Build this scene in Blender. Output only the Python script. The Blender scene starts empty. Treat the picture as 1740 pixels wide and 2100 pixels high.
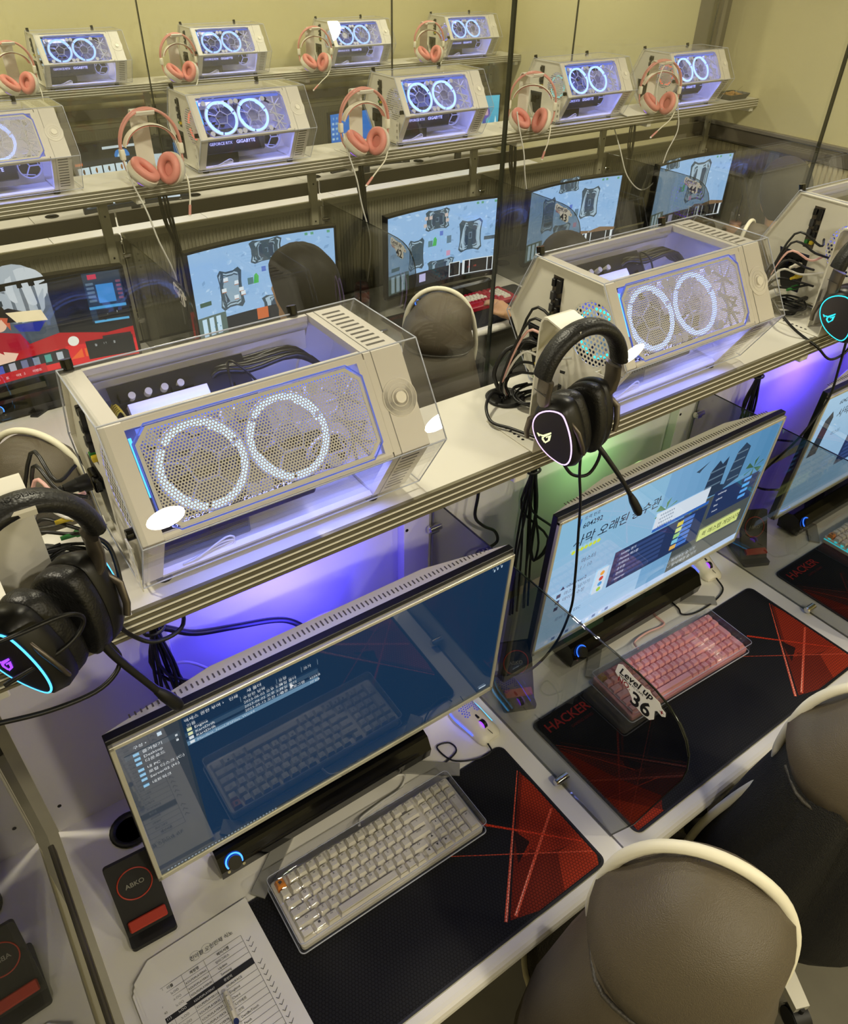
import bpy, bmesh, math, random
from mathutils import Matrix, Vector
random.seed(7)
PI = math.pi
sc = bpy.context.scene
COL = sc.collection

# ---------------------------------------------------------------- camera
cam_d = bpy.data.cameras.new('camera'); cam = bpy.data.objects.new('camera', cam_d); COL.objects.link(cam)
cam_d.sensor_fit = 'HORIZONTAL'; cam_d.sensor_width = 36.0; cam_d.lens = 36.0*1560.83/1740.0
cam_d.clip_start = 0.02; cam_d.clip_end = 50
R0 = Vector((0.81657072, -0.33949003, 0.46686055)); R1 = Vector((-0.57693959, -0.50631068, 0.64092917)); R2 = Vector((0.01878743, -0.79271433, -0.60930372))
# rows of the world->camera rotation (right, down, forward)
rt = Vector((0.81657072, -0.57693959, 0.01878743)); dn = Vector((-0.33949003, -0.50631068, -0.79271433)); fw = Vector((0.46686055, 0.64092917, -0.60930372))
cam.matrix_world = Matrix(((rt.x, -dn.x, -fw.x, 0), (rt.y, -dn.y, -fw.y, 0), (rt.z, -dn.z, -fw.z, 2.08), (0, 0, 0, 1)))
sc.camera = cam

# ---------------------------------------------------------------- world, exposure
w = bpy.data.worlds.new('world'); sc.world = w; w.use_nodes = True
w.node_tree.nodes['Background'].inputs[0].default_value = (1.0, 0.86, 0.62, 1); w.node_tree.nodes['Background'].inputs[1].default_value = 0.05
sc.view_settings.view_transform = 'Standard'; sc.view_settings.look = 'None'; sc.view_settings.gamma = 1.0
sc.view_settings.use_curve_mapping = False; sc.view_settings.exposure = 0.0
sc.cycles.transparent_max_bounces = 40; sc.cycles.max_bounces = 8; sc.cycles.glossy_bounces = 5
sc.cycles.sample_clamp_indirect = 4.0; sc.cycles.caustics_reflective = False; sc.cycles.caustics_refractive = False

# ---------------------------------------------------------------- ceiling lamps (light sits in the fixtures below)
LAMPS = [(x, y, 21.0, .16, .16) for y in (-1.25, 1.45, 4.1) for x in (-.82, .58, 1.96, 3.34)]
LAMP_COL = (1.0, 0.91, 0.71)
for (lx, ly, pw, sx, sy) in LAMPS:
    ld = bpy.data.lights.new('ceiling_lamp', 'AREA'); ld.shape = 'DISK'; ld.size = sx; ld.energy = pw; ld.color = LAMP_COL
    lo = bpy.data.objects.new('ceiling_lamp', ld); lo.location = (lx, ly, 2.615); COL.objects.link(lo)

# ---------------------------------------------------------------- materials
def lin(h):
    if isinstance(h, str):
        h = h.lstrip('#'); c = [int(h[i:i+2], 16)/255 for i in (0, 2, 4)]
        return tuple((x/12.92 if x <= .04045 else ((x+.055)/1.055)**2.4) for x in c)
    return tuple(h)
def newmat(name):
    m = bpy.data.materials.new(name); m.use_nodes = True
    nt = m.node_tree; b = nt.nodes['Principled BSDF']
    return m, nt, b
def pbr(name, col, rough=.5, metal=0., spec=.5, var=0., vscale=30., bump=0., bscale=200., em=None, ems=0., coat=0., sheen=0.):
    m, nt, b = newmat(name); c = lin(col)
    b.inputs['Base Color'].default_value = (*c, 1); b.inputs['Roughness'].default_value = rough; b.inputs['Metallic'].default_value = metal
    b.inputs['Specular IOR Level'].default_value = spec; b.inputs['Coat Weight'].default_value = coat; b.inputs['Sheen Weight'].default_value = sheen
    b.inputs['Coat Roughness'].default_value = .05
    if em is not None:
        b.inputs['Emission Color'].default_value = (*lin(em), 1); b.inputs['Emission Strength'].default_value = ems
    if var or bump:
        tc = nt.nodes.new('ShaderNodeTexCoord')
    if var:
        n = nt.nodes.new('ShaderNodeTexNoise'); n.inputs['Scale'].default_value = vscale; n.inputs['Detail'].default_value = 4
        nt.links.new(tc.outputs['Object'], n.inputs['Vector'])
        r = nt.nodes.new('ShaderNodeMapRange'); r.inputs[3].default_value = 1-var; r.inputs[4].default_value = 1+var*.5
        nt.links.new(n.outputs['Fac'], r.inputs[0])
        mx = nt.nodes.new('ShaderNodeVectorMath'); mx.operation = 'SCALE'; mx.inputs[0].default_value = c
        nt.links.new(r.outputs[0], mx.inputs['Scale']); nt.links.new(mx.outputs[0], b.inputs['Base Color'])
    if bump:
        n2 = nt.nodes.new('ShaderNodeTexNoise'); n2.inputs['Scale'].default_value = bscale; n2.inputs['Detail'].default_value = 3
        nt.links.new(tc.outputs['Object'], n2.inputs['Vector'])
        bp = nt.nodes.new('ShaderNodeBump'); bp.inputs['Strength'].default_value = bump; bp.inputs['Distance'].default_value = .002
        nt.links.new(n2.outputs['Fac'], bp.inputs['Height']); nt.links.new(bp.outputs[0], b.inputs['Normal'])
    return m
def leather(name, col, scale=260., bump=.55, rough=.5, cells=True):
    m, nt, b = newmat(name); c = lin(col)
    b.inputs['Base Color'].default_value = (*c, 1); b.inputs['Roughness'].default_value = rough
    tc = nt.nodes.new('ShaderNodeTexCoord'); v = nt.nodes.new('ShaderNodeTexVoronoi'); v.inputs['Scale'].default_value = scale
    v.feature = 'F1' if cells else 'DISTANCE_TO_EDGE'
    nt.links.new(tc.outputs['Object'], v.inputs['Vector'])
    bp = nt.nodes.new('ShaderNodeBump'); bp.inputs['Strength'].default_value = bump; bp.inputs['Distance'].default_value = .0015; bp.invert = cells
    nt.links.new(v.outputs['Distance'], bp.inputs['Height']); nt.links.new(bp.outputs[0], b.inputs['Normal'])
    return m
def emit(name, col, s):
    m = bpy.data.materials.new(name); m.use_nodes = True; nt = m.node_tree; nt.nodes.clear()
    o = nt.nodes.new('ShaderNodeOutputMaterial'); e = nt.nodes.new('ShaderNodeEmission')
    e.inputs[0].default_value = (*lin(col), 1); e.inputs[1].default_value = s; nt.links.new(e.outputs[0], o.inputs[0]); return m
def glass(name, tint, rough=.0, ior=1.45, gl=1.0):
    """thin clear sheet: tinted see-through plus a fresnel reflection (both faces of every sheet are modelled)"""
    m = bpy.data.materials.new(name); m.use_nodes = True; nt = m.node_tree; nt.nodes.clear()
    o = nt.nodes.new('ShaderNodeOutputMaterial'); t = nt.nodes.new('ShaderNodeBsdfTransparent'); g = nt.nodes.new('ShaderNodeBsdfGlossy')
    f = nt.nodes.new('ShaderNodeFresnel'); mx = nt.nodes.new('ShaderNodeMixShader')
    t.inputs[0].default_value = (*tint, 1); g.inputs[0].default_value = (gl, gl, gl, 1); g.inputs['Roughness'].default_value = rough; f.inputs[0].default_value = ior
    # the same reflectance whichever face is hit
    ge = nt.nodes.new('ShaderNodeNewGeometry'); sel = nt.nodes.new('ShaderNodeMix'); sel.data_type = 'FLOAT'
    sel.inputs[2].default_value = ior; sel.inputs[3].default_value = 1/ior
    nt.links.new(ge.outputs['Backfacing'], sel.inputs[0]); nt.links.new(sel.outputs[0], f.inputs[0])
    f2 = nt.nodes.new('ShaderNodeMath'); f2.operation = 'MINIMUM'; f2.inputs[1].default_value = .9
    nt.links.new(f.outputs[0], f2.inputs[0])
    nt.links.new(f2.outputs[0], mx.inputs[0]); nt.links.new(t.outputs[0], mx.inputs[1]); nt.links.new(g.outputs[0], mx.inputs[2]); nt.links.new(mx.outputs[0], o.inputs[0])
    return m
def hexcell(nt, s):
    """distance from the middle of hexagonal cells (0 middle, .5 edge), s cells to the metre"""
    tc = nt.nodes.new('ShaderNodeTexCoord')
    def vm(op, a, b=None):
        n = nt.nodes.new('ShaderNodeVectorMath'); n.operation = op
        for k, q in enumerate((a, b)):
            if q is None: continue
            if isinstance(q, (tuple, list)): n.inputs[k].default_value = q
            elif isinstance(q, float): n.inputs['Scale'].default_value = q
            else: nt.links.new(q, n.inputs[k])
        return n.outputs['Value'] if op == 'DOT_PRODUCT' else n.outputs['Vector']
    def mt(op, a, b):
        n = nt.nodes.new('ShaderNodeMath'); n.operation = op
        for k, q in enumerate((a, b)):
            if isinstance(q, float): n.inputs[k].default_value = q
            else: nt.links.new(q, n.inputs[k])
        return n.outputs[0]
    q3 = 3**.5; p = vm('SCALE', tc.outputs['Object'], float(s)); p = vm('ADD', vm('MULTIPLY', p, (1, 1, 0)), (400, 400*q3, 0))
    a = vm('SUBTRACT', vm('MODULO', p, (1, q3, 1)), (.5, q3/2, 0)); b = vm('SUBTRACT', vm('MODULO', vm('ADD', p, (.5, q3/2, 0)), (1, q3, 1)), (.5, q3/2, 0))
    def hd(v): av = vm('ABSOLUTE', v); return mt('MAXIMUM', vm('DOT_PRODUCT', av, (.5, q3/2, 0)), vm('DOT_PRODUCT', av, (1, 0, 0)))
    return mt('MINIMUM', hd(a), hd(b))
def colattr(name, rough=.5, spec=.5, em=0., base=1., coat=0., hexs=0.):
    """flat print or screen picture: colour comes with the printed faces"""
    m, nt, b = newmat(name); a = nt.nodes.new('ShaderNodeAttribute'); a.attribute_name = 'Col'
    b.inputs['Roughness'].default_value = rough; b.inputs['Specular IOR Level'].default_value = spec; b.inputs['Coat Weight'].default_value = coat; b.inputs['Coat Roughness'].default_value = .02
    if em:
        nt.links.new(a.outputs['Color'], b.inputs['Emission Color']); b.inputs['Emission Strength'].default_value = em
        b.inputs['Base Color'].default_value = (.005, .005, .006, 1)
    else:
        nt.links.new(a.outputs['Color'], b.inputs['Base Color'])
    if hexs:
        v = hexcell(nt, hexs)
        r = nt.nodes.new('ShaderNodeMapRange'); r.inputs[1].default_value = .34; r.inputs[2].default_value = .47; r.inputs[3].default_value = 1.2; r.inputs[4].default_value = .35
        nt.links.new(v, r.inputs[0])
        mx = nt.nodes.new('ShaderNodeVectorMath'); mx.operation = 'SCALE'; nt.links.new(a.outputs['Color'], mx.inputs[0]); nt.links.new(r.outputs[0], mx.inputs['Scale']); nt.links.new(mx.outputs[0], b.inputs['Base Color'])
        bp = nt.nodes.new('ShaderNodeBump'); bp.inputs['Strength'].default_value = .3; bp.inputs['Distance'].default_value = .001
        nt.links.new(r.outputs[0], bp.inputs['Height']); nt.links.new(bp.outputs[0], b.inputs['Normal'])
    return m
M = {}
M['wall'] = pbr('wall_paint', '#cdc59a', .8, var=.05, vscale=3, bump=.25, bscale=260)
M['rail'] = pbr('brown_grey_trim', '#5d5648', .5)
M['rail_light'] = pbr('grey_trim_edge', '#7d776a', .45)
M['wains'] = pbr('ribbed_wainscot', '#b9ae8a', .7)
M['ceil'] = pbr('ceiling_paint', '#d8d4c4', .9)
M['white'] = pbr('white_laminate', '#e6e3da', .32, var=.03, vscale=8)
M['panel'] = pbr('white_panel', '#dcd9d6', .42, bump=.06, bscale=500)
M['fpanel'] = pbr('grey_panel', '#8b8774', .5)
M['frail'] = pbr('pale_rail', '#99957f', .45)
M['whitemetal'] = pbr('white_powder_coat', '#dedbd0', .42)
M['cream'] = pbr('cream_case_metal', '#efeadf', .38)
M['alu'] = pbr('aluminium', '#98937f', .35, metal=.7)
M['alu_dark'] = pbr('dark_aluminium', '#5e594a', .4, metal=.5)
M['stripe'] = pbr('white_stripe', '#f5f2e6', .35)
M['black'] = pbr('black_plastic', '#121213', .38)
M['blackm'] = pbr('black_matte', '#17171a', .6)
M['gloss'] = pbr('glossy_black', '#070708', .08)
M['rubber'] = pbr('black_rubber', '#0e0e0f', .5)
M['cable'] = pbr('black_cable', '#0c0c0d', .42)
M['wcable'] = pbr('white_cable', '#dcdad4', .4)
M['pcable'] = pbr('pink_cable', '#e8b6ae', .4)
M['chrome'] = pbr('chrome', '#d8d6d0', .12, metal=1.)
M['gun'] = pbr('gunmetal', '#6e675e', .36, metal=.75)
M['grey'] = pbr('grey_plastic', '#8f8e88', .4)
M['dgrey'] = pbr('dark_grey_plastic', '#3a3a3c', .45)
M['silver'] = pbr('silver_bezel', '#d6d3c0', .3, metal=.25)
M['dark_steel'] = pbr('dark_steel', '#2c2a26', .5, metal=.6)
M['floor'] = pbr('floor_tile', '#6a6658', .45, var=.35, vscale=7)
M['glass'] = glass('clear_glass', (.91, .92, .90))
M['gedge'] = pbr('glass_edge', '#141a15', .15)
M['smoked'] = glass('smoked_glass', (.62, .625, .60), ior=1.5)
M['acrylic'] = glass('clear_acrylic', (.975, .975, .985), ior=1.42)
M['acr_edge'] = pbr('acrylic_edge', '#b9bed0', .15)
M['print'] = colattr('ink_print', .55, .3)
M['pad'] = colattr('mouse_pad_cloth', .75, .2, hexs=165.)
M['screen'] = colattr('screen_light', .035, 1.0, em=.85, coat=.6)
M['screen_b'] = colattr('bright_screen_light', .035, 1.0, em=1.0, coat=.5)
M['screen_f'] = colattr('game_screen_light', .25, .4, em=1.15)
M['blade'] = glass('smoky_fan_blade', (.72, .72, .74), .3)
M['smoked_d'] = glass('dark_smoked_glass', (.42, .425, .41), ior=1.55)
M['leather'] = leather('brown_leather', '#5a5142', 620, .35, .5)
M['leather_d'] = leather('dark_leather', '#3f3b34', 300, .5, .5)
M['mesh'] = leather('black_mesh_cloth', '#161513', 420, .9, .8)
M['piping'] = pbr('white_piping', '#ece7d2', .5)
M['pinkl'] = leather('pink_leatherette', '#d98a80', 200, .15, .5)
M['pink'] = pbr('pink_plastic', '#d28f86', .4)
M['hair'] = pbr('black_hair', '#0d0a08', .6, spec=.25, var=.4, vscale=60)
M['skin'] = pbr('skin', '#c79a72', .5)
M['cloth_d'] = pbr('dark_cloth', '#2b2823', .85, var=.2, vscale=20)
M['paper'] = pbr('white_paper', '#e9e7e4', .8)
M['led_b'] = emit('blue_white_led', '#86a8ff', 3.2)
M['led_fan'] = emit('fan_ring_led', '#7f9dff', 4.0)
M['led_cyan'] = emit('cyan_led', '#35d8e8', 1.5)
M['led_purple'] = emit('purple_led', '#8a3dff', 2.2)
M['led_red'] = emit('red_led', '#ff3a30', 1.6)
M['led_blue'] = emit('blue_led', '#3a4cff', 3.5)
M['led_lblue'] = emit('light_blue_led', '#4fb6ff', 2.2)
M['led_green'] = emit('green_led', '#7fe08a', 1.4)
M['led_pinkw'] = emit('pink_white_led', '#f0c8ff', 1.6)
M['led_yw'] = emit('yellow_white_led', '#e8f0b0', 1.5)
M['fanplastic'] = pbr('frosted_fan_plastic', '#c8cbe0', .4)
M['pcb'] = pbr('black_circuit_board', '#15161c', .45, var=.3, vscale=120)
M['keyw'] = pbr('white_keycap', '#e2ddcc', .42)
M['keyp'] = pbr('pink_keycap', '#eaa3a4', .42)
M['keyo'] = pbr('orange_keycap', '#e08c33', .4)
M['keyg'] = pbr('gold_keycap', '#c79b3c', .25, metal=.6)
M['ink'] = pbr('grey_ink', '#4a4844', .6)
M['legw'] = pbr('legend_rose', '#b06a6c', .6)
M['redp'] = pbr('red_plastic', '#b03a2a', .4)
M['crimson'] = pbr('crimson_plastic', '#a3142e', .4)
M['yellow'] = pbr('yellow_plug', '#c9b02a', .4)
M['navy'] = pbr('navy_ink', '#1c2a55', .4)
M['green'] = pbr('green_plug', '#2e7a35', .4)
M['blue_lit_edge'] = pbr('blue_lit_acrylic_edge', '#5d74d8', .2, em='#3a55d0', ems=.5)  # blue light caught by the clear edges, put into colour and glow
M['fill_strip'] = emit('interior_fill_strip', '#6f86ff', 1.0)  # glow of the strip added to brighten the case inside
M['dgrey_slot'] = pbr('shaded_slot', '#5f5b55', .7)
M['chromed'] = pbr('brushed_heatsink', '#dcdbe2', .25, metal=.6)
M['leather_b'] = leather('black_leatherette', '#131314', 300, .25, .42)
M['gunface'] = pbr('gunmetal_face', '#4a474c', .32, metal=.5)
M['ring_violet'] = emit('violet_glow_ring', '#5a4bff', 2.5); M['ring_green'] = emit('green_glow_ring', '#b8f08a', 2.0)
M['mouse_hole'] = pbr('shaded_hole', '#5a5f8a', .6, em='#3a50ff', ems=.35)
M['led_kb'] = emit('knob_led', '#2f6bff', 5.0)
M['white_base'] = pbr('pale_metal_base', '#c9c6ba', .35, metal=.3)
M['trouser'] = pbr('dark_trousers', '#23242a', .85)
M['cloth_h'] = pbr('olive_hood_cloth', '#3c382c', .85, var=.2, vscale=30)
M['hair_b'] = pbr('dark_brown_hair', '#1c150e', .6, spec=.25, var=.4, vscale=60)
M['ice'] = pbr('iced_water', '#8c9288', .2); M['juice'] = pbr('pink_juice', '#b0806c', .25)
M['can_red'] = pbr('can_red', '#5a1a18', .3, metal=.4); M['orange'] = pbr('orange_band', '#c0502a', .35)
M['snack'] = pbr('fried_snack', '#b58a4a', .6, var=.4, vscale=90)
# ---------------------------------------------------------------- mesh builder
class G:
    def __init__(s): s.v, s.f, s.m, s.s, s.c, s.T = [], [], [], [], [], None
    def add(s, vs, fs, mi=0, sm=False, col=None):
        o = len(s.v)
        if s.T is not None: vs = [tuple(s.T @ Vector(p)) for p in vs]
        s.v += [tuple(p) for p in vs]
        for f in fs: s.f.append([i+o for i in f]); s.m.append(mi); s.s.append(sm); s.c.append(col)
        return s
    def box(s, c, d, mi=0, bev=0., rot=None, col=None, seg=1):
        bm = bmesh.new(); bmesh.ops.create_cube(bm, size=1); bmesh.ops.scale(bm, vec=d, verts=bm.verts)
        if bev: bmesh.ops.bevel(bm, geom=bm.edges[:], offset=bev, segments=seg, affect='EDGES', profile=.5)
        Rm = (rot.to_3x3() if rot is not None else Matrix.Identity(3)); c = Vector(c)
        bm.verts.index_update(); vs = [tuple(Rm @ v.co + c) for v in bm.verts]; fs = [[v.index for v in f.verts] for f in bm.faces]; bm.free()
        return s.add(vs, fs, mi, seg > 1, col)
    def cyl(s, p0, p1, r0, r1=None, n=16, mi=0, caps=True, sm=True):
        r1 = r0 if r1 is None else r1; p0 = Vector(p0); p1 = Vector(p1); d = (p1-p0).normalized()
        a = d.orthogonal().normalized(); b = d.cross(a)
        vs = [tuple(p0+(a*math.cos(2*PI*i/n)+b*math.sin(2*PI*i/n))*r0) for i in range(n)]+[tuple(p1+(a*math.cos(2*PI*i/n)+b*math.sin(2*PI*i/n))*r1) for i in range(n)]
        s.add(vs, [[i, (i+1) % n, n+(i+1) % n, n+i] for i in range(n)], mi, sm)
        if caps: s.add(vs[:n], [list(range(n))[::-1]], mi); s.add(vs[n:], [list(range(n))], mi)
        return s
    def tube(s, pts, r, n=8, mi=0, closed=False, smooth=0, flat=None):
        P = [Vector(p) for p in pts]
        if smooth: P = catmull(P, smooth, closed)
        m = len(P); rs = r if isinstance(r, (list, tuple)) else None
        vs = []; up = None
        for i in range(m):
            if closed: t = (P[(i+1) % m]-P[i-1])
            else: t = P[min(i+1, m-1)]-P[max(i-1, 0)]
            if t.length < 1e-9: t = Vector((0, 0, 1))
            t.normalize()
            if up is None: up = t.orthogonal().normalized() if flat is None else Vector(flat)
            up = (up-t*up.dot(t)); up = up.normalized() if up.length > 1e-6 else t.orthogonal().normalized()
            b = t.cross(up)
            if rs: k = i/(m-1)*(len(rs)-1); j = min(int(k), len(rs)-2); rr = rs[j]+(rs[j+1]-rs[j])*(k-j)
            else: rr = r
            if flat is not None: # flat strip: rr = (half thickness along up, half width)
                vs += [tuple(P[i]+up*math.cos(2*PI*(q+.5)/n)*s.ft+b*rr*math.sin(2*PI*(q+.5)/n)) for q in range(n)]
            else: vs += [tuple(P[i]+(up*math.cos(2*PI*q/n)+b*math.sin(2*PI*q/n))*rr) for q in range(n)]
        fs = []
        for i in range(m if closed else m-1):
            for q in range(n):
                fs.append([i*n+q, i*n+(q+1) % n, ((i+1) % m)*n+(q+1) % n, ((i+1) % m)*n+q])
        s.add(vs, fs, mi, True)
        if not closed: s.add(vs[:n], [list(range(n))[::-1]], mi); s.add(vs[-n:], [list(range(n))], mi)
        return s
    def prism(s, poly, O, u, v, w, mi=0, mi_side=None, col=None, sm=False):
        O, u, v, w = map(Vector, (O, u, v, w)); n = len(poly)
        a = [tuple(O+u*x+v*y) for x, y in poly]; b = [tuple(O+u*x+v*y+w) for x, y in poly]
        ar = sum(poly[i][0]*poly[(i+1) % n][1]-poly[(i+1) % n][0]*poly[i][1] for i in range(n))*u.cross(v).dot(w)
        ff = [list(range(n))[::-1], [i+n for i in range(n)]]; sd = [[i, (i+1) % n, n+(i+1) % n, n+i] for i in range(n)]
        if ar < 0: ff = [f[::-1] for f in ff]; sd = [f[::-1] for f in sd]
        s.add(a+b, ff, mi, False, col); s.add(a+b, sd, mi if mi_side is None else mi_side, sm, col); return s
    def flat(s, poly, O, u, v, mi=0, col=None):
        O, u, v = map(Vector, (O, u, v)); return s.add([tuple(O+u*x+v*y) for x, y in poly], [list(range(len(poly)))], mi, False, col)
    def loft(s, rings, mi=0, closed=True, caps=True, sm=True):
        n = len(rings[0]); vs = [p for r in rings for p in r]; fs = []
        for i in range(len(rings)-1):
            for q in range(n if closed else n-1): fs.append([i*n+q, i*n+(q+1) % n, (i+1)*n+(q+1) % n, (i+1)*n+q])
        s.add(vs, fs, mi, sm)
        if caps: s.add(rings[0], [list(range(n))[::-1]], mi, sm); s.add(rings[-1], [list(range(n))], mi, sm)
        return s
    def lathe(s, prof, c=(0, 0, 0), n=20, mi=0, ax=None):
        rg = [[(c[0]+r*math.cos(2*PI*i/n), c[1]+r*math.sin(2*PI*i/n), c[2]+z) for i in range(n)] for r, z in prof]
        return s.loft(rg, mi, caps=True)
    def text(s, body, O, u, v, size, mi=0, col=None, align='LEFT', off=0., shear=0., sp=1., res=2, fn=None):
        vs, fs = textmesh(body, align, off, shear, sp, res); O, u, v = map(Vector, (O, u, v))
        if fn: return s.add([fn(x*size, y*size) for x, y in vs], fs, mi, False, col)
        return s.add([tuple(O+u*(x*size)+v*(y*size)) for x, y in vs], fs, mi, False, col)
    def mesh(s, name, mats):
        me = bpy.data.meshes.new(name); me.from_pydata(s.v, [], s.f)
        for m in mats: me.materials.append(M[m] if isinstance(m, str) else m)
        me.polygons.foreach_set('material_index', s.m); me.polygons.foreach_set('use_smooth', s.s)
        if any(c is not None for c in s.c):
            a = me.color_attributes.new('Col', 'FLOAT_COLOR', 'CORNER'); buf = []
            for f, c in zip(s.f, s.c):
                k = lin(c) if c is not None else (1, 1, 1)
                buf += [k[0], k[1], k[2], 1.0]*len(f)
            a.data.foreach_set('color', buf)
        me.update(); return me
    def obj(s, name, mats, parent=None, label=None, kind=None):
        o = bpy.data.objects.new(name, s.mesh(name, mats if isinstance(mats, (list, tuple)) else [mats])); COL.objects.link(o)
        if parent is not None: o.parent = parent
        if label: o['label'] = label
        if kind: o['kind'] = kind
        return o
_tx = {}
def textmesh(body, align, off, shear, sp, res):
    k = (body, align, off, shear, sp, res)
    if k not in _tx:
        c = bpy.data.curves.new('t', 'FONT'); c.body = body; c.size = 1; c.resolution_u = res; c.align_x = align; c.offset = off; c.shear = shear; c.space_character = sp
        o = bpy.data.objects.new('t', c); me = bpy.data.meshes.new_from_object(o)
        _tx[k] = ([(v.co.x, v.co.y) for v in me.vertices], [list(p.vertices) for p in me.polygons])
        bpy.data.objects.remove(o); bpy.data.curves.remove(c); bpy.data.meshes.remove(me)
    return _tx[k]
def catmull(P, n, closed=False):
    m = len(P); out = []
    for i in range(m if closed else m-1):
        p0 = P[i-1] if (closed or i > 0) else P[0]*2-P[1]; p1 = P[i]; p2 = P[(i+1) % m]
        p3 = P[(i+2) % m] if (closed or i+2 < m) else P[-1]*2-P[-2]
        for k in range(n):
            t = k/n; out.append(.5*((2*p1)+(p2-p0)*t+(2*p0-5*p1+4*p2-p3)*t*t+(3*p1-p0-3*p2+p3)*t**3))
    if not closed: out.append(P[-1].copy())
    return out
def rrect(x0, y0, x1, y1, r, n=5):
    out = []
    for cx, cy, a in ((x1-r, y1-r, 0), (x0+r, y1-r, PI/2), (x0+r, y0+r, PI), (x1-r, y0+r, 1.5*PI)):
        for i in range(n+1): t = a+PI/2*i/n; out.append((cx+r*math.cos(t), cy+r*math.sin(t)))
    return out
def rect(x0, y0, x1, y1): return [(x0, y0), (x1, y0), (x1, y1), (x0, y1)]
def circ(cx, cy, r, n=24, ry=None): return [(cx+r*math.cos(2*PI*i/n), cy+(ry or r)*math.sin(2*PI*i/n)) for i in range(n)]
def thing(name, label, cat, loc=(0, 0, 0), rz=0, group=None):
    o = bpy.data.objects.new(name, None); COL.objects.link(o); o.location = loc; o.rotation_euler = (0, 0, rz); o.empty_display_size = .02
    return tag(o, label, cat, group)
def tag(o, label, cat, group=None):
    o['label'] = label; o['category'] = cat
    if group: o['group'] = group
    return o
def struct(name, g, mats, parent=None):
    o = g.obj(name, mats, parent)
    if parent is None: o['kind'] = 'structure'
    return o
def dup(root, loc, rz=None, label=None, group=None):
    r = root.copy(); COL.objects.link(r); r.location = loc
    if rz is not None: r.rotation_euler = (0, 0, rz)
    if label: r['label'] = label
    if group: r['group'] = group
    for ch in root.children:
        c = ch.copy(); COL.objects.link(c); c.parent = r
        for gch in ch.children:
            d = gch.copy(); COL.objects.link(d); d.parent = c
    return r
def kid(root, name): 
    return [c for c in root.children if c.name.split('.')[0] == name]
X, Y, Z = (1, 0, 0), (0, 1, 0), (0, 0, 1)

# ---------------------------------------------------------------- the room
D = 1.965                      # distance from one row to the next
XR, YB = 4.19, 5.02             # right wall, back wall
struct('floor', G().box((.8, 1.5, -.03), (7.2, 7.4, .06)), 'floor')
struct('wall_back', G().box((.8, YB+.06, 1.34), (7.0, .1, 2.7)), 'wall')
struct('wall_right', G().box((XR+.05, 1.5, 1.34), (.1, 7.2, 2.7)), 'wall')
struct('wall_left', G().box((-2.75, 1.5, 1.34), (.1, 7.2, 2.7)), 'wall')
struct('wall_front', G().box((.8, -2.05, 1.34), (7.0, .1, 2.7)), 'wall')
struct('ceiling', G().box((.8, 1.5, 2.69), (7.2, 7.4, .06)), 'ceil')
# post on the right wall, chair rail and ribbed wainscot
g = G().box((XR-.08, 1.005+D+.12, 1.5), (.155, .09, 2.32), 0, .004).box((XR-.07, 1.005+D+.072, 1.5), (.03, .012, 2.32), 1)
struct('trim_1', g, ['rail', 'rail_light'])
g = G().box((XR-.012, 1.0, 1.175), (.024, 4.0, .075), 0, .003).box((XR-.015, 1.0, 1.222), (.03, 4.0, .02), 1, .003)
struct('trim_2', g, ['rail', 'rail_light'])
g = G().box((XR-.004, 1.0, .57), (.008, 4.0, 1.13))
rib = G().box((0, 0, 0), (.010, .022, 1.13), 0, .003).mesh('rib', ['wains'])
wn = struct('trim_3', g, ['wains'])
for i in range(88):
    o = bpy.data.objects.new('rib', rib); COL.objects.link(o); o.parent = wn; o.location = (XR-.011, .42+i*.029, .57)
# ---------------------------------------------------------------- rows: shelves, back panels, glass screens
ROWS = [(0.0, -.10, 4.15), (D, -.95, XR-.005), (2*D, -.95, XR-.005)]
RN = ['near', 'middle', 'back']
def shelf(y0, x0, x1, label):
    t = thing('computer_shelf', label, 'shelf', (x0, y0+.775, 1.335)); L = x1-x0
    G().box((L/2, .118, .031), (L, .222, .016), 0).obj('shelf_board', ['white'], t)
    # ribbed aluminium nosing
    prof = [(0, 0), (.006, -.0), (.03, 0), (.03, .022), (.006, .0395), (0, .0395), (0, .0345), (.0025, .0335), (.0025, .0285), (0, .0275), (0, .023), (.0025, .022), (.0025, .017), (0, .016), (0, .0115), (.0025, .0105), (.0025, .0055), (0, .0045)]
    G().prism(prof, (0, 0, 0), Y, Z, (L, 0, 0)).obj('edge_profile', ['alu'], t)
    for z in (.0060, .0175, .0290):
        G().box((L/2, .0006, z+.002), (L, .0016, .0026)).obj('edge_stripe', ['stripe'], t, 'thin white line along the edge')
    n = int(L/.85)
    for i in range(n+1):
        xx = min(.03+i*.85, L-.03)
        G().box((xx, .11, -.012), (.03, .2, .02), 0, .002).obj('bracket', ['whitemetal'], t)
    return t
shelf(0, -.10, 4.10, 'white shelf with grey ribbed edge nearest the viewer, holding open computers')
shelf(D, -.95, XR-.005, 'white ribbed-edge shelf of the middle row, with pink headsets on it')
shelf(2*D, -.95, XR-.005, 'white ribbed-edge shelf farthest back against the yellow wall')

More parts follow.
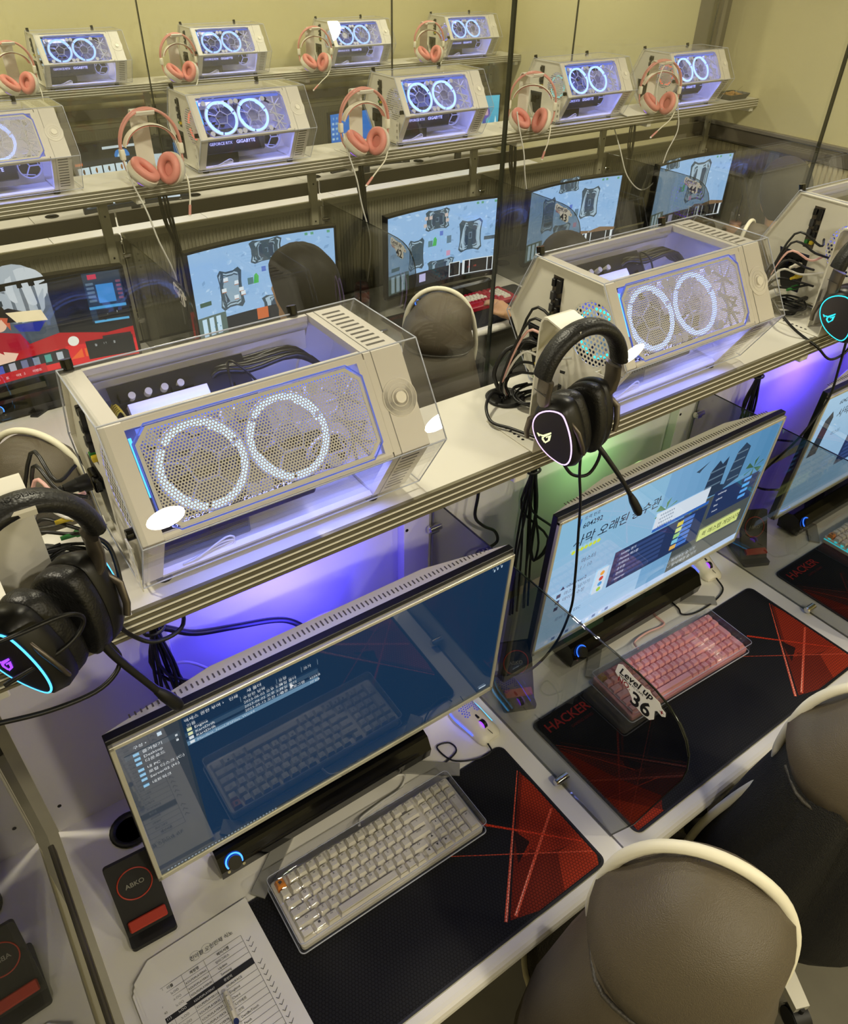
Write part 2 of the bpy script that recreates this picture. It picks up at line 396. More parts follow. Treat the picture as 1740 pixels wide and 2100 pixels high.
def back_panel(x0, y, kind, label):
    t = thing('back_panel', label, 'panel', (x0, y, .73), 0)
    w_ = .842
    if kind == 0:
        G().box((w_/2, .03, .30), (w_, .012, .605)).obj('board', ['panel'], t)
        G().box((.14, .012, .30), (.278, .024, .605), 0, .001).obj('cover_plate', ['panel'], t)
        G().box((.808, .012, .30), (.064, .024, .605), 0, .001).obj('post', ['whitemetal'], t)
        for (x, z) in ((.02, .07), (.26, .07), (.25, .52), (.783, .22), (.783, .37), (.783, .52)):
            G().cyl((x, .0, z), (x, -.0012, z), .0035, n=10).obj('screw', ['dark_steel'], t)
    else:
        G().box((w_/2, .03, .20), (w_, .012, .40)).obj('board', ['fpanel'], t)
        for (z, h) in ((.415, .022), (.545, .02)): G().box((w_/2, .02, z), (w_, .03, h), 0, .002).obj('rail', ['frail'], t)
        G().box((w_/2, .035, .475), (w_, .012, .05)).obj('dark_strip', ['rail'], t)
        G().box((.80, .008, .29), (.034, .02, .60), 0, .002).obj('post', ['frail'], t)
        for z in (.30, .325, .35, .5): G().cyl((.80, -.002, z), (.80, -.0032, z), .004, n=8).obj('screw_hole', ['black'], t)
        g = G()
        for i in range(56): g.box((.01+i*.0149, .0225, .195), (.005, .004, .38))
        g.obj('rib_field', ['fpanel'], t, kind='stuff')
    return t
PNAME = ['first', 'second', 'third', 'fourth', 'fifth', 'sixth']
G1 = [-.097, .753, 1.603, 2.453, 3.303]
for i in range(4):
    back_panel(G1[i], 1.0, 0, ['white panel behind the nearest monitor lit violet', 'white panel behind the pink-keyboard desk lit pale green', 'white panel behind the third monitor lit deep violet', 'white panel right of the third one, out past the frame'][i])
for i in range(6):
    back_panel(-.947+i*.85, 1.0+D, 1, 'grey ribbed back panel under the middle shelf, %s from the left' % PNAME[i])
for i in range(6):
    back_panel(-.947+i*.85, 1.0+2*D, 1, 'grey ribbed back panel under the farthest shelf, %s from the left' % PNAME[i])
def screen_pane(x0, x1, y, label):
    t = thing('glass_screen', label, 'glass screen', (x0, y, 1.30))
    L = x1-x0
    G().box((L/2, 0, .63), (L-.004, .008, 1.26)).obj('pane', ['glass'], t)
    G().box((L-.0025, 0, .63), (.0036, .0085, 1.26)).obj('dark_edge', ['gedge'], t)
    return t
for (a, b, lb) in ((-.08, .925, 'tall clear glass screen behind the nearest open computer'), (.925, 1.915, 'tall clear glass screen behind the second near computer'), (1.915, 2.915, 'tall clear glass screen behind the third near computer'), (2.915, 4.1, 'tall clear glass screen of the near row, out at the right wall')):
    screen_pane(a, b, 1.062, lb)
for (a, b, lb) in ((-.95, -.05, 'clear glass screen of the middle row, leftmost'), (-.05, .975, 'clear glass screen behind the leftmost middle-row computer'), (.975, 1.99, 'clear glass screen behind the second middle-row computer'), (1.99, 3.02, 'clear glass screen behind the third middle-row computer'), (3.02, 4.05, 'clear glass screen of the middle row ending at the brown post')):
    screen_pane(a, b, 1.062+D, lb)

# ---------------------------------------------------------------- desks and smoked partitions
def desk(x0, y0, label):
    t = thing('desk', label, 'desk', (x0, y0, 0)); L = .846
    n = 8; prof = [(1.0, .70), (1.0, .73), (.361, .73)]
    for i in range(1, n): a = PI/2+PI*i/n; prof.append((.361+.016*math.cos(a), .714+.016*math.sin(a)))
    prof += [(.361, .698), (.38, .698)]
    G().prism(prof, (0, 0, 0), Y, Z, (L, 0, 0)).obj('desk_top', ['white'], t)
    G().box((.012, .72, .35), (.018, .5, .69)).obj('side_panel', ['whitemetal'], t)
    G().box((L/2, .96, .38), (L-.04, .02, .62)).obj('modesty_panel', ['blackm'], t)
    g = G().lathe([(.036, 0), (.038, .003), (.034, .005), (.027, .004), (.027, -.012), (.0, -.012)], (.112, .929, .73), 24).obj('cable_grommet', ['rubber'], t)
    return t
DK = ['white desk with the white keyboard in front', 'white desk with the pink keyboard', 'white desk with the teal-lit keyboard at the right edge', 'white desk beyond the third one in the near row']
for i in range(4): desk(G1[i], 0, DK[i])
DM = ['white desk at the far left of the middle row', 'white desk under the red game-menu screen', 'white desk where the dark-haired person sits', 'white desk with the crimson and white keyboard', 'white desk behind the glass numbered 43', 'white desk beside the right wall with the domed cup']
for i in range(6): desk(-.947+i*.85, D, DM[i])
DB = ['left of the food-order screen', 'under the food-order screen', 'between the food-order and plain blue screens', 'under the plain blue desktop screen', 'under the cyan artwork screen']
for i in range(5): desk(-.947+(i+1)*.85, 2*D, 'white desk of the farthest row '+DB[i])
def build_partition():
    t = thing('glass_partition', 'x', 'glass partition', (0, 0, 0))
    P_ = [(1.0, .73), (1.0, 1.155), (.50, 1.155), (.445, 1.154), (.41, 1.150), (.38, 1.141), (.355, 1.126), (.336, 1.105), (.324, 1.08), (.319, 1.05), (.321, 1.02), (.333, .975), (.372, .82), (.406, .735), (.406, .73)]
    G().prism(P_, (-.003, 0, 0), Y, Z, (.006, 0, 0)).obj('pane', ['smoked'], t)
    g = G(); g.ft = .0033
    e = [(0, y, z) for y, z in P_[1:-1]]
    g.tube(e, .0014, 6); g.obj('dark_edge', ['gedge'], t)
    for (y, z) in ((.543, .742), (.99, 1.085), (.99, .83)):
        G().cyl((-.014, y, z), (.014, y, z), .0085, n=14).cyl((-.017, y, z), (-.014, y, z), .006, .0085, n=14).box((0, y+.001, z-.006), (.02, .014, .012), 0, .002).obj('glass_clamp', ['chrome'], t)
    return t
def sticker(t, num):
    """die-cut seat number sticker on the side facing the aisle: reads towards the sitter"""
    x = -.0042; u = (0, -1, 0); v = (0, 0, 1); O = (x, .4775, 1.118)
    g = G()
    out = [(-.006, .006), (-.004, .026), (.004, .032), (.030, .026), (.054, .024), (.062, .027), (.068, .022), (.084, .020), (.090, .012), (.098, .010), (.100, .002), (.094, -.003), (.084, .000), (.080, -.004), (.083, -.022), (.076, -.031), (.062, -.032), (.050, -.029), (.040, -.028), (.036, -.018), (.026, -.008), (.010, -.004)]
    g.prism(out, O, u, v, (-.0004, 0, 0), 0, col='#f1efe4')
    O2 = (x-.0007, O[1], O[2])
    g.text('Level up', (O2[0], O2[1]-.001, O2[2]+.011), u, v, .0205, 0, '#141416', off=.022, shear=.25, sp=1.0)
    g.text('PREMIUM PC CAFE', (O2[0], O2[1]-.003, O2[2]+.0048), u, v, .0062, 0, '#232325', off=.01)
    g.text('NO.', (O2[0], O2[1]-.002, O2[2]-.0062), u, v, .0150, 0, '#8c1620', off=.02)
    g.text(num, (O2[0], O2[1]-.033, O2[2]-.0290), u, v, .041, 0, '#17171a', off=.025, res=4)
    g.flat([(.092, .000), (.0933, .004), (.0975, .005), (.0933, .006), (.092, .010), (.0907, .006), (.0865, .005), (.0907, .004)], O2, u, v, 0, '#8c1620')
    return g.obj('number_sticker', ['print'], t, 'white die-cut sticker with %s' % num)
pt = build_partition(); PT0 = pt
def part(x, y0, num, label):
    global pt
    t = pt if pt['label'] == 'x' else dup(PT0, (0, 0, 0))
    t.location = (x, y0, 0); t['label'] = label
    for c in list(t.children):
        if c.name.startswith('number_sticker'): bpy.data.objects.remove(c)
    if num: sticker(t, num)
    return t
t = thing('glass_partition', 'tall smoked glass end panel at the left edge mirroring the phone charger', 'glass partition', (-.1155, 0, 0))
G().prism([(1.0, .735), (1.0, 1.325), (.772, 1.325), (.772, 1.60), (.22, 1.60), (.22, .735)], (-.0055, 0, 0), Y, Z, (.0055, 0, 0)).obj('pane', ['smoked_d'], t)
G().box((-.0005, .66, .722), (.011, .64, .026), 0, .002).obj('floor_channel', ['alu_dark'], t)
part(.75, 0, '36', 'smoked glass partition with the number 36 sticker')
part(1.603, 0, '37', 'smoked glass partition right of the pink keyboard desk')
part(2.453, 0, None, 'smoked glass partition out past the right edge in the near row')
part(.75-.85, D, '40', 'smoked glass partition left of the red game-menu screen')
part(.75, D, '41', 'smoked glass partition between the red screen and the dark-haired person')
part(1.60, D, '42', 'smoked glass partition with the number 42 sticker')
part(2.45, D, '43', 'smoked glass partition with the number 43 sticker')
part(3.30, D, '44', 'smoked glass partition with the number 44 sticker')
part(4.13, D, '45', 'smoked glass partition with the number 45 sticker by the wall')
# ---------------------------------------------------------------- open hexagonal computers
HX = dict(D=(-.153, .122), C=(-.072, .248), B=(.095, .248), A=(.158, .123), F=(.075, .010), E=(-.087, .010))
HO = ['D', 'C', 'B', 'A', 'F', 'E']     # clockwise seen from the left end
PL = .44
def hexoff(d):
    P = [Vector(HX[k]) for k in HO]; c = sum(P, Vector((0, 0)))/6; E_ = []
    for i in range(6):
        a, b = P[i], P[(i+1) % 6]; t = (b-a).normalized(); n = Vector((t.y, -t.x))
        if n.dot(c-a) < 0: n = -n
        E_.append((a+n*d, t))
    out = []
    for i in range(6):
        (p, t), (q, s_) = E_[i-1], E_[i]
        den = t.x*s_.y-t.y*s_.x; k = ((q.x-p.x)*s_.y-(q.y-p.y)*s_.x)/den; out.append(p+t*k)
    return out
def hexring(g, x0, x1, d0, d1, mi=0, facets=range(6)):
    o, n = hexoff(d0), hexoff(d1)
    for i in facets:
        j = (i+1) % 6
        vs = [(x, p.x, p.y) for x in (x0, x1) for p in (o[i], o[j], n[j], n[i])]
        g.add(vs, [[0, 1, 2, 3], [7, 6, 5, 4], [0, 4, 5, 1], [2, 6, 7, 3], [1, 5, 6, 2], [3, 7, 4, 0]], mi)
    return g
class Fc:      # a facet: origin, direction v, outward normal
    def __init__(s, a, b):
        A_, B_ = Vector((0, *HX[a])), Vector((0, *HX[b])); s.o = A_; s.L = (B_-A_).length; s.v = (B_-A_)/s.L
        s.n = s.v.cross(Vector(X)); 
        if s.n.dot((A_+B_)/2-Vector((0, 0, .128))) < 0: s.n = -s.n
    def p(s, x, v, h=0): return s.o+Vector(X)*x+s.v*v+s.n*h
    def box(s, g, x0, x1, v0, v1, h0, h1, mi=0, poly=None, col=None):
        return g.prism(poly or rect(x0, v0, x1, v1), s.o+s.n*h0, X, s.v, s.n*(h1-h0), mi, col=col)
FU, FL, TP, BT, BL_ = Fc('D', 'C'), Fc('E', 'D'), Fc('C', 'B'), Fc('F', 'E'), Fc('A', 'F')
def perf(g, fn, x0, x1, y0, y1, pitch, rh, ins, mi=0):
    R = pitch/math.sqrt(3); ry = pitch*math.sqrt(3)/2; j = 0; y = y0
    cs = [(math.cos(PI/6+PI/3*k), math.sin(PI/6+PI/3*k)) for k in range(6)]
    while y <= y1:
        x = x0+(pitch/2 if j % 2 else 0)
        while x <= x1:
            if ins(x, y):
                vs = [fn(x+R*a, y+R*b) for a, b in cs]+[fn(x+rh*a, y+rh*b) for a, b in cs]
                g.add(vs, [[k, (k+1) % 6, 6+(k+1) % 6, 6+k] for k in range(6)], mi)
            x += pitch
        y += ry; j += 1
    return g
def polyholes(g, outer, holes, fn, t, mi=0):
    bm = bmesh.new(); es = []
    for lp in [outer]+holes:
        vs = [bm.verts.new((a, b, 0)) for a, b in lp]
        es += [bm.edges.new((vs[i], vs[(i+1) % len(vs)])) for i in range(len(vs))]
    bmesh.ops.triangle_fill(bm, edges=es, use_beauty=True, use_dissolve=False)
    bm.verts.index_update(); P = [(v.co.x, v.co.y) for v in bm.verts]; F_ = [[v.index for v in f.verts] for f in bm.faces]; bm.free()
    g.add([fn(a, b, 0) for a, b in P], F_, mi); g.add([fn(a, b, t) for a, b in P], [f[::-1] for f in F_], mi)
    for lp in [outer]+holes:
        n = len(lp); g.add([fn(a, b, 0) for a, b in lp]+[fn(a, b, t) for a, b in lp], [[i, (i+1) % n, n+(i+1) % n, n+i] for i in range(n)], mi)
    return g
def octagon(x0, y0, x1, y1, c): return [(x0+c, y0), (x1-c, y0), (x1, y0+c), (x1, y1-c), (x1-c, y1), (x0+c, y1), (x0, y1-c), (x0, y0+c)]

INT_E = 1.0
def make_pc(label):
    t = thing('open_computer', label, 'computer', (0, 0, 0), 0)
    # clear cover with its far end plate
    g = G(); hexring(g, -.003, PL, 0, .0026, 0, [0, 1, 2, 5]); g.prism([tuple(p) for p in hexoff(.0)], (PL-.003, 0, 0), Y, Z, (.003, 0, 0), 0)
    cov = g.obj('acrylic_cover', ['acrylic'], t)
    g = G(); H0 = hexoff(0)
    for p in H0: g.tube([(-.003, p.x, p.y), (PL, p.x, p.y)], .0011, 6)
    for xx in (-.003, PL): g.tube([(xx, p.x, p.y) for p in H0], .0011, 6, closed=True)
    g.obj('cover_edge', ['acr_edge'], cov)
    # cream steel frame
    g = G(); hexring(g, .006, .026, .0045, .013)
    FU.box(g, .026, .352, .138, .1495, -.013, -.004); FU.box(g, .026, .352, .001, .0095, -.013, -.004); TP.box(g, .026, .352, .002, .013, -.013, -.004); TP.box(g, .026, .352, TP.L-.010, TP.L-.002, -.013, -.004)
    FL.box(g, .026, .352, FL.L-.012, FL.L-.001, -.013, -.004); FL.box(g, .026, .352, .001, .008, -.013, -.004)
    FU.box(g, .341, .354, .008, .14, -.013, -.0042)
    g.obj('frame', ['cream'], t)
    # chassis plates at the back and floor
    g = G(); hexring(g, .026, .352, .009, .0105, 0, [2, 3, 4]); g.obj('chassis_plate', ['whitemetal'], t)
    bx = G().tube([(.03, .088, .231), (.35, .088, .231)], .006, 8); bx.box((.19, .093, .205), (.32, .003, .03)); bx.obj('rear_rail', ['whitemetal'], t)
    # rear panel with the round cut-out
    fn = lambda a, b, h=0: (.005+h, a, b)
    gc, gr = (-.060, .152), .056
    g = G(); polyholes(g, [tuple(p) for p in hexoff(.0062)], [circ(gc[0], gc[1], gr, 28), rect(.026, .132, .052, .224), rect(.028, .028, .106, .118)], fn, .0015)
    g.obj('rear_panel', ['whitemetal'], t)
    g = G(); hexring(g, -.001, .006, .0045, .0065, 0); g.obj('panel_rim', ['whitemetal'], t)
    g = G(); perf(g, lambda a, b: (.0046, a, b), gc[0]-.06, gc[0]+.06, gc[1]-.06, gc[1]+.06, .0088, .0030, lambda a, b: math.hypot(a-gc[0], b-gc[1]) < .0575)
    g.obj('fan_grille', ['whitemetal'], t)
    g = G()
    for i in range(5): a0 = i*2*PI/5; g.tube([(.014, gc[0]+.042*math.cos(a0+q*.13), gc[1]+.042*math.sin(a0+q*.13)) for q in range(8)], .0032, 6)
    rf = g.obj('rear_fan_ring', ['led_cyan'], t)
    g = G().cyl((.012, *gc), (.03, *gc), .018, n=16)
    for i in range(7): a = i*2*PI/7; g.box((.02, gc[0]+.029*math.cos(a), gc[1]+.029*math.sin(a)), (.003, .024, .018), rot=Matrix.Rotation(a, 4, 'X'))
    g.obj('rear_fan', ['fanplastic'], t)
    # ports, power supply, slotted bracket
    io = G().box((.010, .039, .178), (.006, .027, .093)).obj('port_plate', ['gun'], t)
    g = G()
    for (y, z, a, b, m_) in ((.033, .208, .010, .024, 0), (.046, .212, .008, .014, 0), (.046, .188, .009, .016, 1), (.033, .180, .008, .012, 0), (.033, .163, .007, .012, 0), (.046, .166, .009, .015, 1), (.033, .146, .008, .008, 2), (.045, .146, .008, .008, 3)):
        g.box((.004, y, z), (.010, a, b), m_, .001)
    g.obj('port', ['black', 'dgrey', 'yellow', 'green'], io)
    ps = G().box((.075, .066, .072), (.138, .074, .086), 0, .002).obj('power_supply', ['black'], t)
    G().box((.003, .078, .086), (.012, .026, .03), 0, .002).box((.002, .048, .096), (.01, .010, .014), 0, .001).obj('power_socket', ['gloss'], ps)
    g = G(); polyholes(g, rect(-.112, .026, -.088, .098), [rrect(-.104, .034, -.096, .046, .003, 3), rrect(-.104, .056, -.096, .068, .003, 3), rrect(-.104, .079, -.096, .089, .003, 3)], lambda a, b, h=0: (-.008+h, a, b), .0015)
    g.box((-.001, -.089, .062), (.014, .002, .07)); g.obj('slot_bracket', ['whitemetal'], t)
    # two lit fans under the front facet
    for xc in (.103, .221):
        o_, u_, v_, n_ = FU.p(xc, .073, -.020), Vector(X), FU.v, FU.n
        q = lambda r, a, h=0: o_+u_*(r*math.cos(a))+v_*(r*math.sin(a))+n_*h
        g = G()
        for (cx, cy) in ((.05, .05), (-.05, .05), (.05, -.05), (-.05, -.05)):
            c_ = o_+u_*cx+v_*cy; g.cyl(c_-n_*.006, c_+n_*.006, .0085, n=10)
            g.tube([c_, q(.056, math.atan2(cy, cx))], .003, 5)
        g.tube([q(.0575, 2*PI*i/32) for i in range(32)], .0022, 5, closed=True)
        for i in range(5):
            a0 = 2*PI*i/5+.3; g.tube([q(.023, a0, .004), q(.023, a0+2*PI/5, .004)], .0012, 5); g.tube([q(.023, a0, .004), q(.054, a0, .004)], .0012, 5)
        fan = g.obj('fan', ['fanplastic'], t)
        g = G()
        for i in range(3): a0 = i*2*PI/3+.4; g.tube([q(.052, a0+k*(2*PI/3-.12)/14, .002) for k in range(15)], .0042, 6)
        for i in range(2): a0 = i*PI+.2; g.tube([q(.046, a0+k*.1, .001) for k in range(10)], .0016, 5)
        g.obj('light_ring', ['led_fan'], fan)
        g = G().cyl(o_-n_*.012, o_+n_*.001, .017, n=18)
        for i in range(9):
            a = 2*PI*i/9; g.add([q(.017, a, -.010), q(.044, a+.28, -.012), q(.045, a+.62, -.004), q(.017, a+.4, -.001)], [[0, 1, 2, 3]])
        g.obj('fan_blades', ['blade'], fan)
    g = G()  # lattice plate beside the fans
    for (a, b, c_, d_) in ((.286, .02, .335, .06), (.335, .06, .285, .075), (.285, .075, .335, .12), (.287, .12, .335, .085), (.286, .05, .335, .03), (.303, .01, .312, .14), (.286, .1, .333, .1), (.287, .085, .33, .045), (.325, .012, .3, .07)):
        g.tube([FU.p(a, b, -.018), FU.p(c_, d_, -.018)], .0024, 5)
    g.obj('lattice_plate', ['fanplastic'], t)
    # perforated steel sheet over the fans
    oc = octagon(.032, .0105, .340, .1365, .018); ox = [(a, b) for a, b in oc]
    def inoct(x, y, m=.0042): return .032+m < x < .340-m and .0105+m < y < .1365-m and min(x-.032, .340-x)+min(y-.0105, .1365-y) > .018+m*1.3
    g = G(); perf(g, lambda a, b: tuple(FU.p(a, b, -.0055)), .033, .340, .011, .137, .0042, .00142, inoct)
    inn = octagon(.0365, .0150, .3355, .1320, .0162)
    polyholes(g, ox, [inn], lambda a, b, h=0: tuple(FU.p(a, b, -.0062+h)), .0012)
    g.obj('perforated_sheet', ['whitemetal'], t, kind='stuff')
    # lit strip and acrylic edges round the sheet, blue light put into their colour
    g = G(); FU.box(g, .0275, .0305, .055, .128, -.010, -.005); g.obj('light_strip', ['led_lblue'], t)
    g = G(); FU.box(g, .04, .335, .1285, .1365, -.0165, -.0145); g.obj('inner_fill_strip', ['fill_strip'], t)  # unseen glowing strip, added to brighten the inside
    g = G(); g.tube([FU.p(a, b, -.0045) for a, b in octagon(.0295, .0075, .3425, .1395, .019)], .0013, 6, closed=True); g.obj('sheet_edging', ['blue_lit_edge'], t)
    # front cap with vents, dial and button
    g = G(); hexring(g, .354, .410, .0038, .015); g.prism([tuple(p) for p in hexoff(.0038)], (.410, 0, 0), Y, Z, (.004, 0, 0))
    cap = g.obj('front_cap', ['cream'], t)
    g = G(); hexring(g, .3655, .3663, .0030, .006); g.obj('seam', ['grey'], cap)
    for i in range(10): G().prism(rect(.372, .020+i*.0138, .402, .0248+i*.0138), TP.o-TP.n*.0039, X, TP.v, TP.n*.0004).obj('vent_slot', ['dgrey_slot'], cap)
    for i in range(11): G().prism(rect(.372, .014+i*.0103, .402, .0174+i*.0103), FL.o-FL.n*.0039, X, FL.v, FL.n*.0004).obj('vent_slot', ['dgrey_slot'], cap)
    pb = Vector(FU.p(.389, .077, -.0038))
    def ring(g, r, rr, h): g.tube([pb+Vector(X)*r*math.cos(2*PI*i/28)+FU.v*r*math.sin(2*PI*i/28)+FU.n*h for i in range(28)], rr, 6, closed=True)
    g = G(); g.cyl(pb, pb+FU.n*.0012, .0265, n=32); ring(g, .0265, .0008, .0008); ring(g, .0195, .0005, .0015); ring(g, .0125, .0009, .0015); g.obj('dial', ['cream'], cap)
    g = G(); g.cyl(pb, pb+FU.n*.005, .0082, n=24); g.obj('power_button', ['cream'], cap)
    # inside: board, heatsink, graphics card, drive opening, loose wires
    bo, bv = Vector((0, -.028, .125)), Vector((0, .70, .714)).normalized(); bn = Vector((0, -.714, .70)).normalized()
    g = G().prism(rect(.045, 0, .235, .135), bo, X, bv, bn*-.002); mbd = g.obj('motherboard', ['pcb'], t)
    G().prism(rect(.058, .078, .165, .100), bo+bn*.001, X, bv, bn*.022).obj('heatsink', ['keyw'], mbd)
    g = G()
    for i in range(4): c_ = bo+Vector(X)*(.07+i*.022)+bv*.114; g.cyl(c_, c_+bn*.012, .0048, n=12)
    g.cyl(bo+Vector(X)*.222+bv*.112, bo+Vector(X)*.222+bv*.112+bn*.008, .005, n=10); g.obj('capacitor', ['silver'], mbd)
    g = G()
    for i in range(26):
        a, b = random.uniform(.05, .22), random.uniform(.01, .125); c_ = bo+Vector(X)*a+bv*b
        g.prism(rect(-.005, -.003, random.uniform(.002, .012), random.uniform(.003, .008)), c_, X, bv, bn*random.uniform(.003, .011), 0)
    g.obj('board_parts', ['black'], mbd, kind='stuff')
    g = G()
    for i in range(6): g.tube([(.036, .03+i*.004, .19), (.048, .028+i*.005, .205), (.056, .02+i*.004, .185)], .0013, 5, smooth=4)
    g.obj('yellow_wire', ['yellow'], t, 'yellow wires')
    gp = G().box((.145, -.048, .084), (.230, .080, .050), 0, .004).obj('graphics_card', ['black'], t)
    G().text('GEFORCE RTX', (.050, -.0885, .088), X, Z, .013, 0, off=.01).text('GIGABYTE', (.150, -.0885, .088), X, Z, .0155, 0, off=.02).obj('card_lettering', ['keyw'], gp)
    G().box((.095, -.030, .034), (.135, .075, .046), 0, .003).obj('drive_cage', ['black'], t)
    G().prism(rrect(.268, .028, .322, .062, .008), BT.o-BT.n*.0085, X, BT.v, BT.n*-.002).obj('drive_opening', ['black'], t)
    G().prism(rrect(.255, .045, .318, .085, .010), Vector((0, .0, .02)), X, Z, (0, -.003, 0)).obj('cable_opening', ['black'], t)
    G().box((.19, .012, .065), (.32, .002, .105)).obj('inner_wall', ['whitemetal'], t)
    g = G()
    for i in range(9):
        k = i*.0045
        g.tube([(.345, .03+k, .185), (.305, .035+k, .214-.003*(i % 3)), (.235, .042+k*.9, .206+.004*(i % 2)), (.195+.01*(i % 3), .05+k*.7, .212), (.178, .056+k*.4, .196)], .0042, 6, smooth=4)
    g.tube([(.24, .02, .19), (.215, .018, .225), (.20, .03, .232), (.19, .0, .2), (.17, -.02, .17)], .0018, 5, smooth=5)
    g.obj('wire_bundle', ['cable'], t, kind='stuff')
    g = G()
    for i in range(4): g.tube([(.055+i*.006, -.085, .022), (.09+i*.01, -.082, .02+.006*i), (.13, -.08, .026), (.12-i*.01, -.083, .018), (.07, -.084, .02)], .0016, 5, smooth=4)
    g.obj('loose_lead', ['wcable'], t)
    for (nm, lc, rx, sx, sy, e) in (('interior_fill', (.19, -.035, .232), 0, .28, .02, INT_E), ('lower_fill', (.19, -.108, .112), 0, .28, .015, INT_E*.4)):  # fill lights added inside the case to brighten it blue
        ld = bpy.data.lights.new(nm, 'AREA'); ld.shape = 'RECTANGLE'; ld.size = sx; ld.size_y = sy; ld.energy = e; ld.color = (.20, .25, 1.0)
        lo = bpy.data.objects.new(nm, ld); COL.objects.link(lo); lo.parent = t; lo.location = lc; lo.rotation_euler = (rx, 0, 0)
    # round fan behind the lower facet, thumb screws, feet
    fo = Vector((.305, -.045, .085)); g = G()
    g.tube([fo+Vector((math.cos(a)*.036, 0, math.sin(a)*.036)) for a in [2*PI*i/24 for i in range(24)]], .003, 5, closed=True)
    for i in range(3): a = i*2*PI/3; g.tube([fo, fo+Vector((math.cos(a)*.036, 0, math.sin(a)*.036))], .0022, 5); g.tube([fo+Vector((math.cos(a-.4)*.036, 0, math.sin(a-.4)*.036)), fo+Vector((math.cos(a+.9)*.03, 0, math.sin(a+.9)*.03))], .0018, 5)
    sf = g.obj('side_fan', ['fanplastic'], t); G().cyl(fo+Vector((0, .004, 0)), fo+Vector((0, .012, 0)), .033, n=20).obj('fan_back', ['black'], sf)
    for (x, P_) in ((.012, 'B'), (.335, 'B')):
        y, z = HX[P_]; G().cyl((x, y+.002, z-.004), (x, y+.006, z+.010), .0075, n=14).obj('thumb_screw', ['gloss'], t)
    g = G(); g.cyl(FU.p(.0, .022, -.012)+Vector((-.012, 0, 0)), FU.p(.004, .022, -.012), .0075, n=14); g.obj('thumb_screw', ['gloss'], t)
    for x in (.03, .36):
        for y in (-.07, .055): G().cyl((x, y, .0), (x, y, .0105), .011, n=12).obj('foot', ['rubber'], t)
    return t
SH = 1.374; YC = .89
def pcloc(x, r): return (x, YC+r*D, SH)
PC0 = make_pc('large open computer nearest the viewer with perforated white front, leftmost on the near shelf'); PC0.location = pcloc(.134, 0)
def pc(x, r, label, sheet=False, rear=None, solid=None):
    t = dup(PC0, pcloc(x, r), 0, label)
    if not sheet:
        for c in kid(t, 'perforated_sheet'): bpy.data.objects.remove(c)
    if rear:
        for c in kid(t, 'rear_fan_ring'): c.material_slots[0].link = 'OBJECT'; c.material_slots[0].material = M[rear]
    return t
kid(PC0, 'rear_fan_ring')[0].material_slots[0].link = 'OBJECT'; kid(PC0, 'rear_fan_ring')[0].material_slots[0].material = M['led_blue']
pc(.953, 0, 'open computer with perforated front and cyan-lit rear grille behind the black headset', True, 'led_cyan')
pc(1.755, 0, 'open computer with violet-lit rear grille at the right edge of the near shelf', True, 'led_purple')
pc(.17, 1, 'middle-row open computer with perforated front, cut by the left edge of the photo', True, 'led_blue')
pc(1.007, 1, 'middle-row open computer above the dark-haired person', False, 'led_red')
pc(1.838, 1, 'middle-row open computer above the glass numbered 42', False, 'dgrey')
pc(2.705, 1, 'middle-row open computer with cyan-lit grille above the glass numbered 43', False, 'led_cyan')
pc(3.43, 1, 'middle-row open computer beside the food tray, rightmost', False, 'led_red')
pc(.985, 2, 'farthest-row open computer, leftmost of the four on the back shelf', False, 'led_lblue')
pc(1.796, 2, 'farthest-row open computer, second from the left on the back shelf', False, 'dgrey')
pc(2.657, 2, 'farthest-row open computer, third from the left on the back shelf', False, 'led_lblue')
pc(3.53, 2, 'farthest-row open computer, rightmost of the four on the back shelf', False, 'led_blue')
# ---------------------------------------------------------------- headset stands and headsets
def make_stand():
    t = thing('headset_stand', 'x', 'headset stand')
    g = G(); g.ft = .0018
    pr = [(0, .0), (0, .20), (-.001, .212), (-.006, .2195), (-.014, .2215), (-.045, .2150), (-.072, .2120), (-.082, .2160), (-.086, .2250)]
    o2 = [(y+(.0032 if i < 2 else .002), z+(.0 if i < 2 else .0032)) for i, (y, z) in enumerate(pr)]
    g.prism(pr+o2[::-1], (-.029, 0, 0), Y, Z, (.058, 0, 0), 0, sm=False); g.obj('upright', ['whitemetal'], t)
    g = G().box((.018, .02, .0015), (.15, .125, .0025), 0, .0008).box((.018, -.0435, .014), (.15, .002, .028), 0, .0006)
    b = g.obj('base_plate', ['whitemetal'], t)
    for i in range(6): G().cyl((-.045, -.005+i*.011, .0026), (-.045, -.005+i*.011, .0031), .0028, n=10).obj('hole', ['black'], b)
    for x in (.0, .058): G().cyl((x, -.0447, .014), (x, -.0462, .014), .003, n=10).obj('rivet', ['chrome'], b)
    g = G()
    for i, x in enumerate((.022, .03, .036)): g.box((x, -.0449, .015), (.005, .0008, .007-.001*i))
    g.obj('port_mark', ['black'], b)
    return t
ST0 = make_stand()
def stand(x, r, label):
    global ST0
    t = ST0 if ST0['label'] == 'x' else dup(ST0, (0, 0, 0))
    t.location = (x, .818+r*D, SH); t['label'] = label; return t
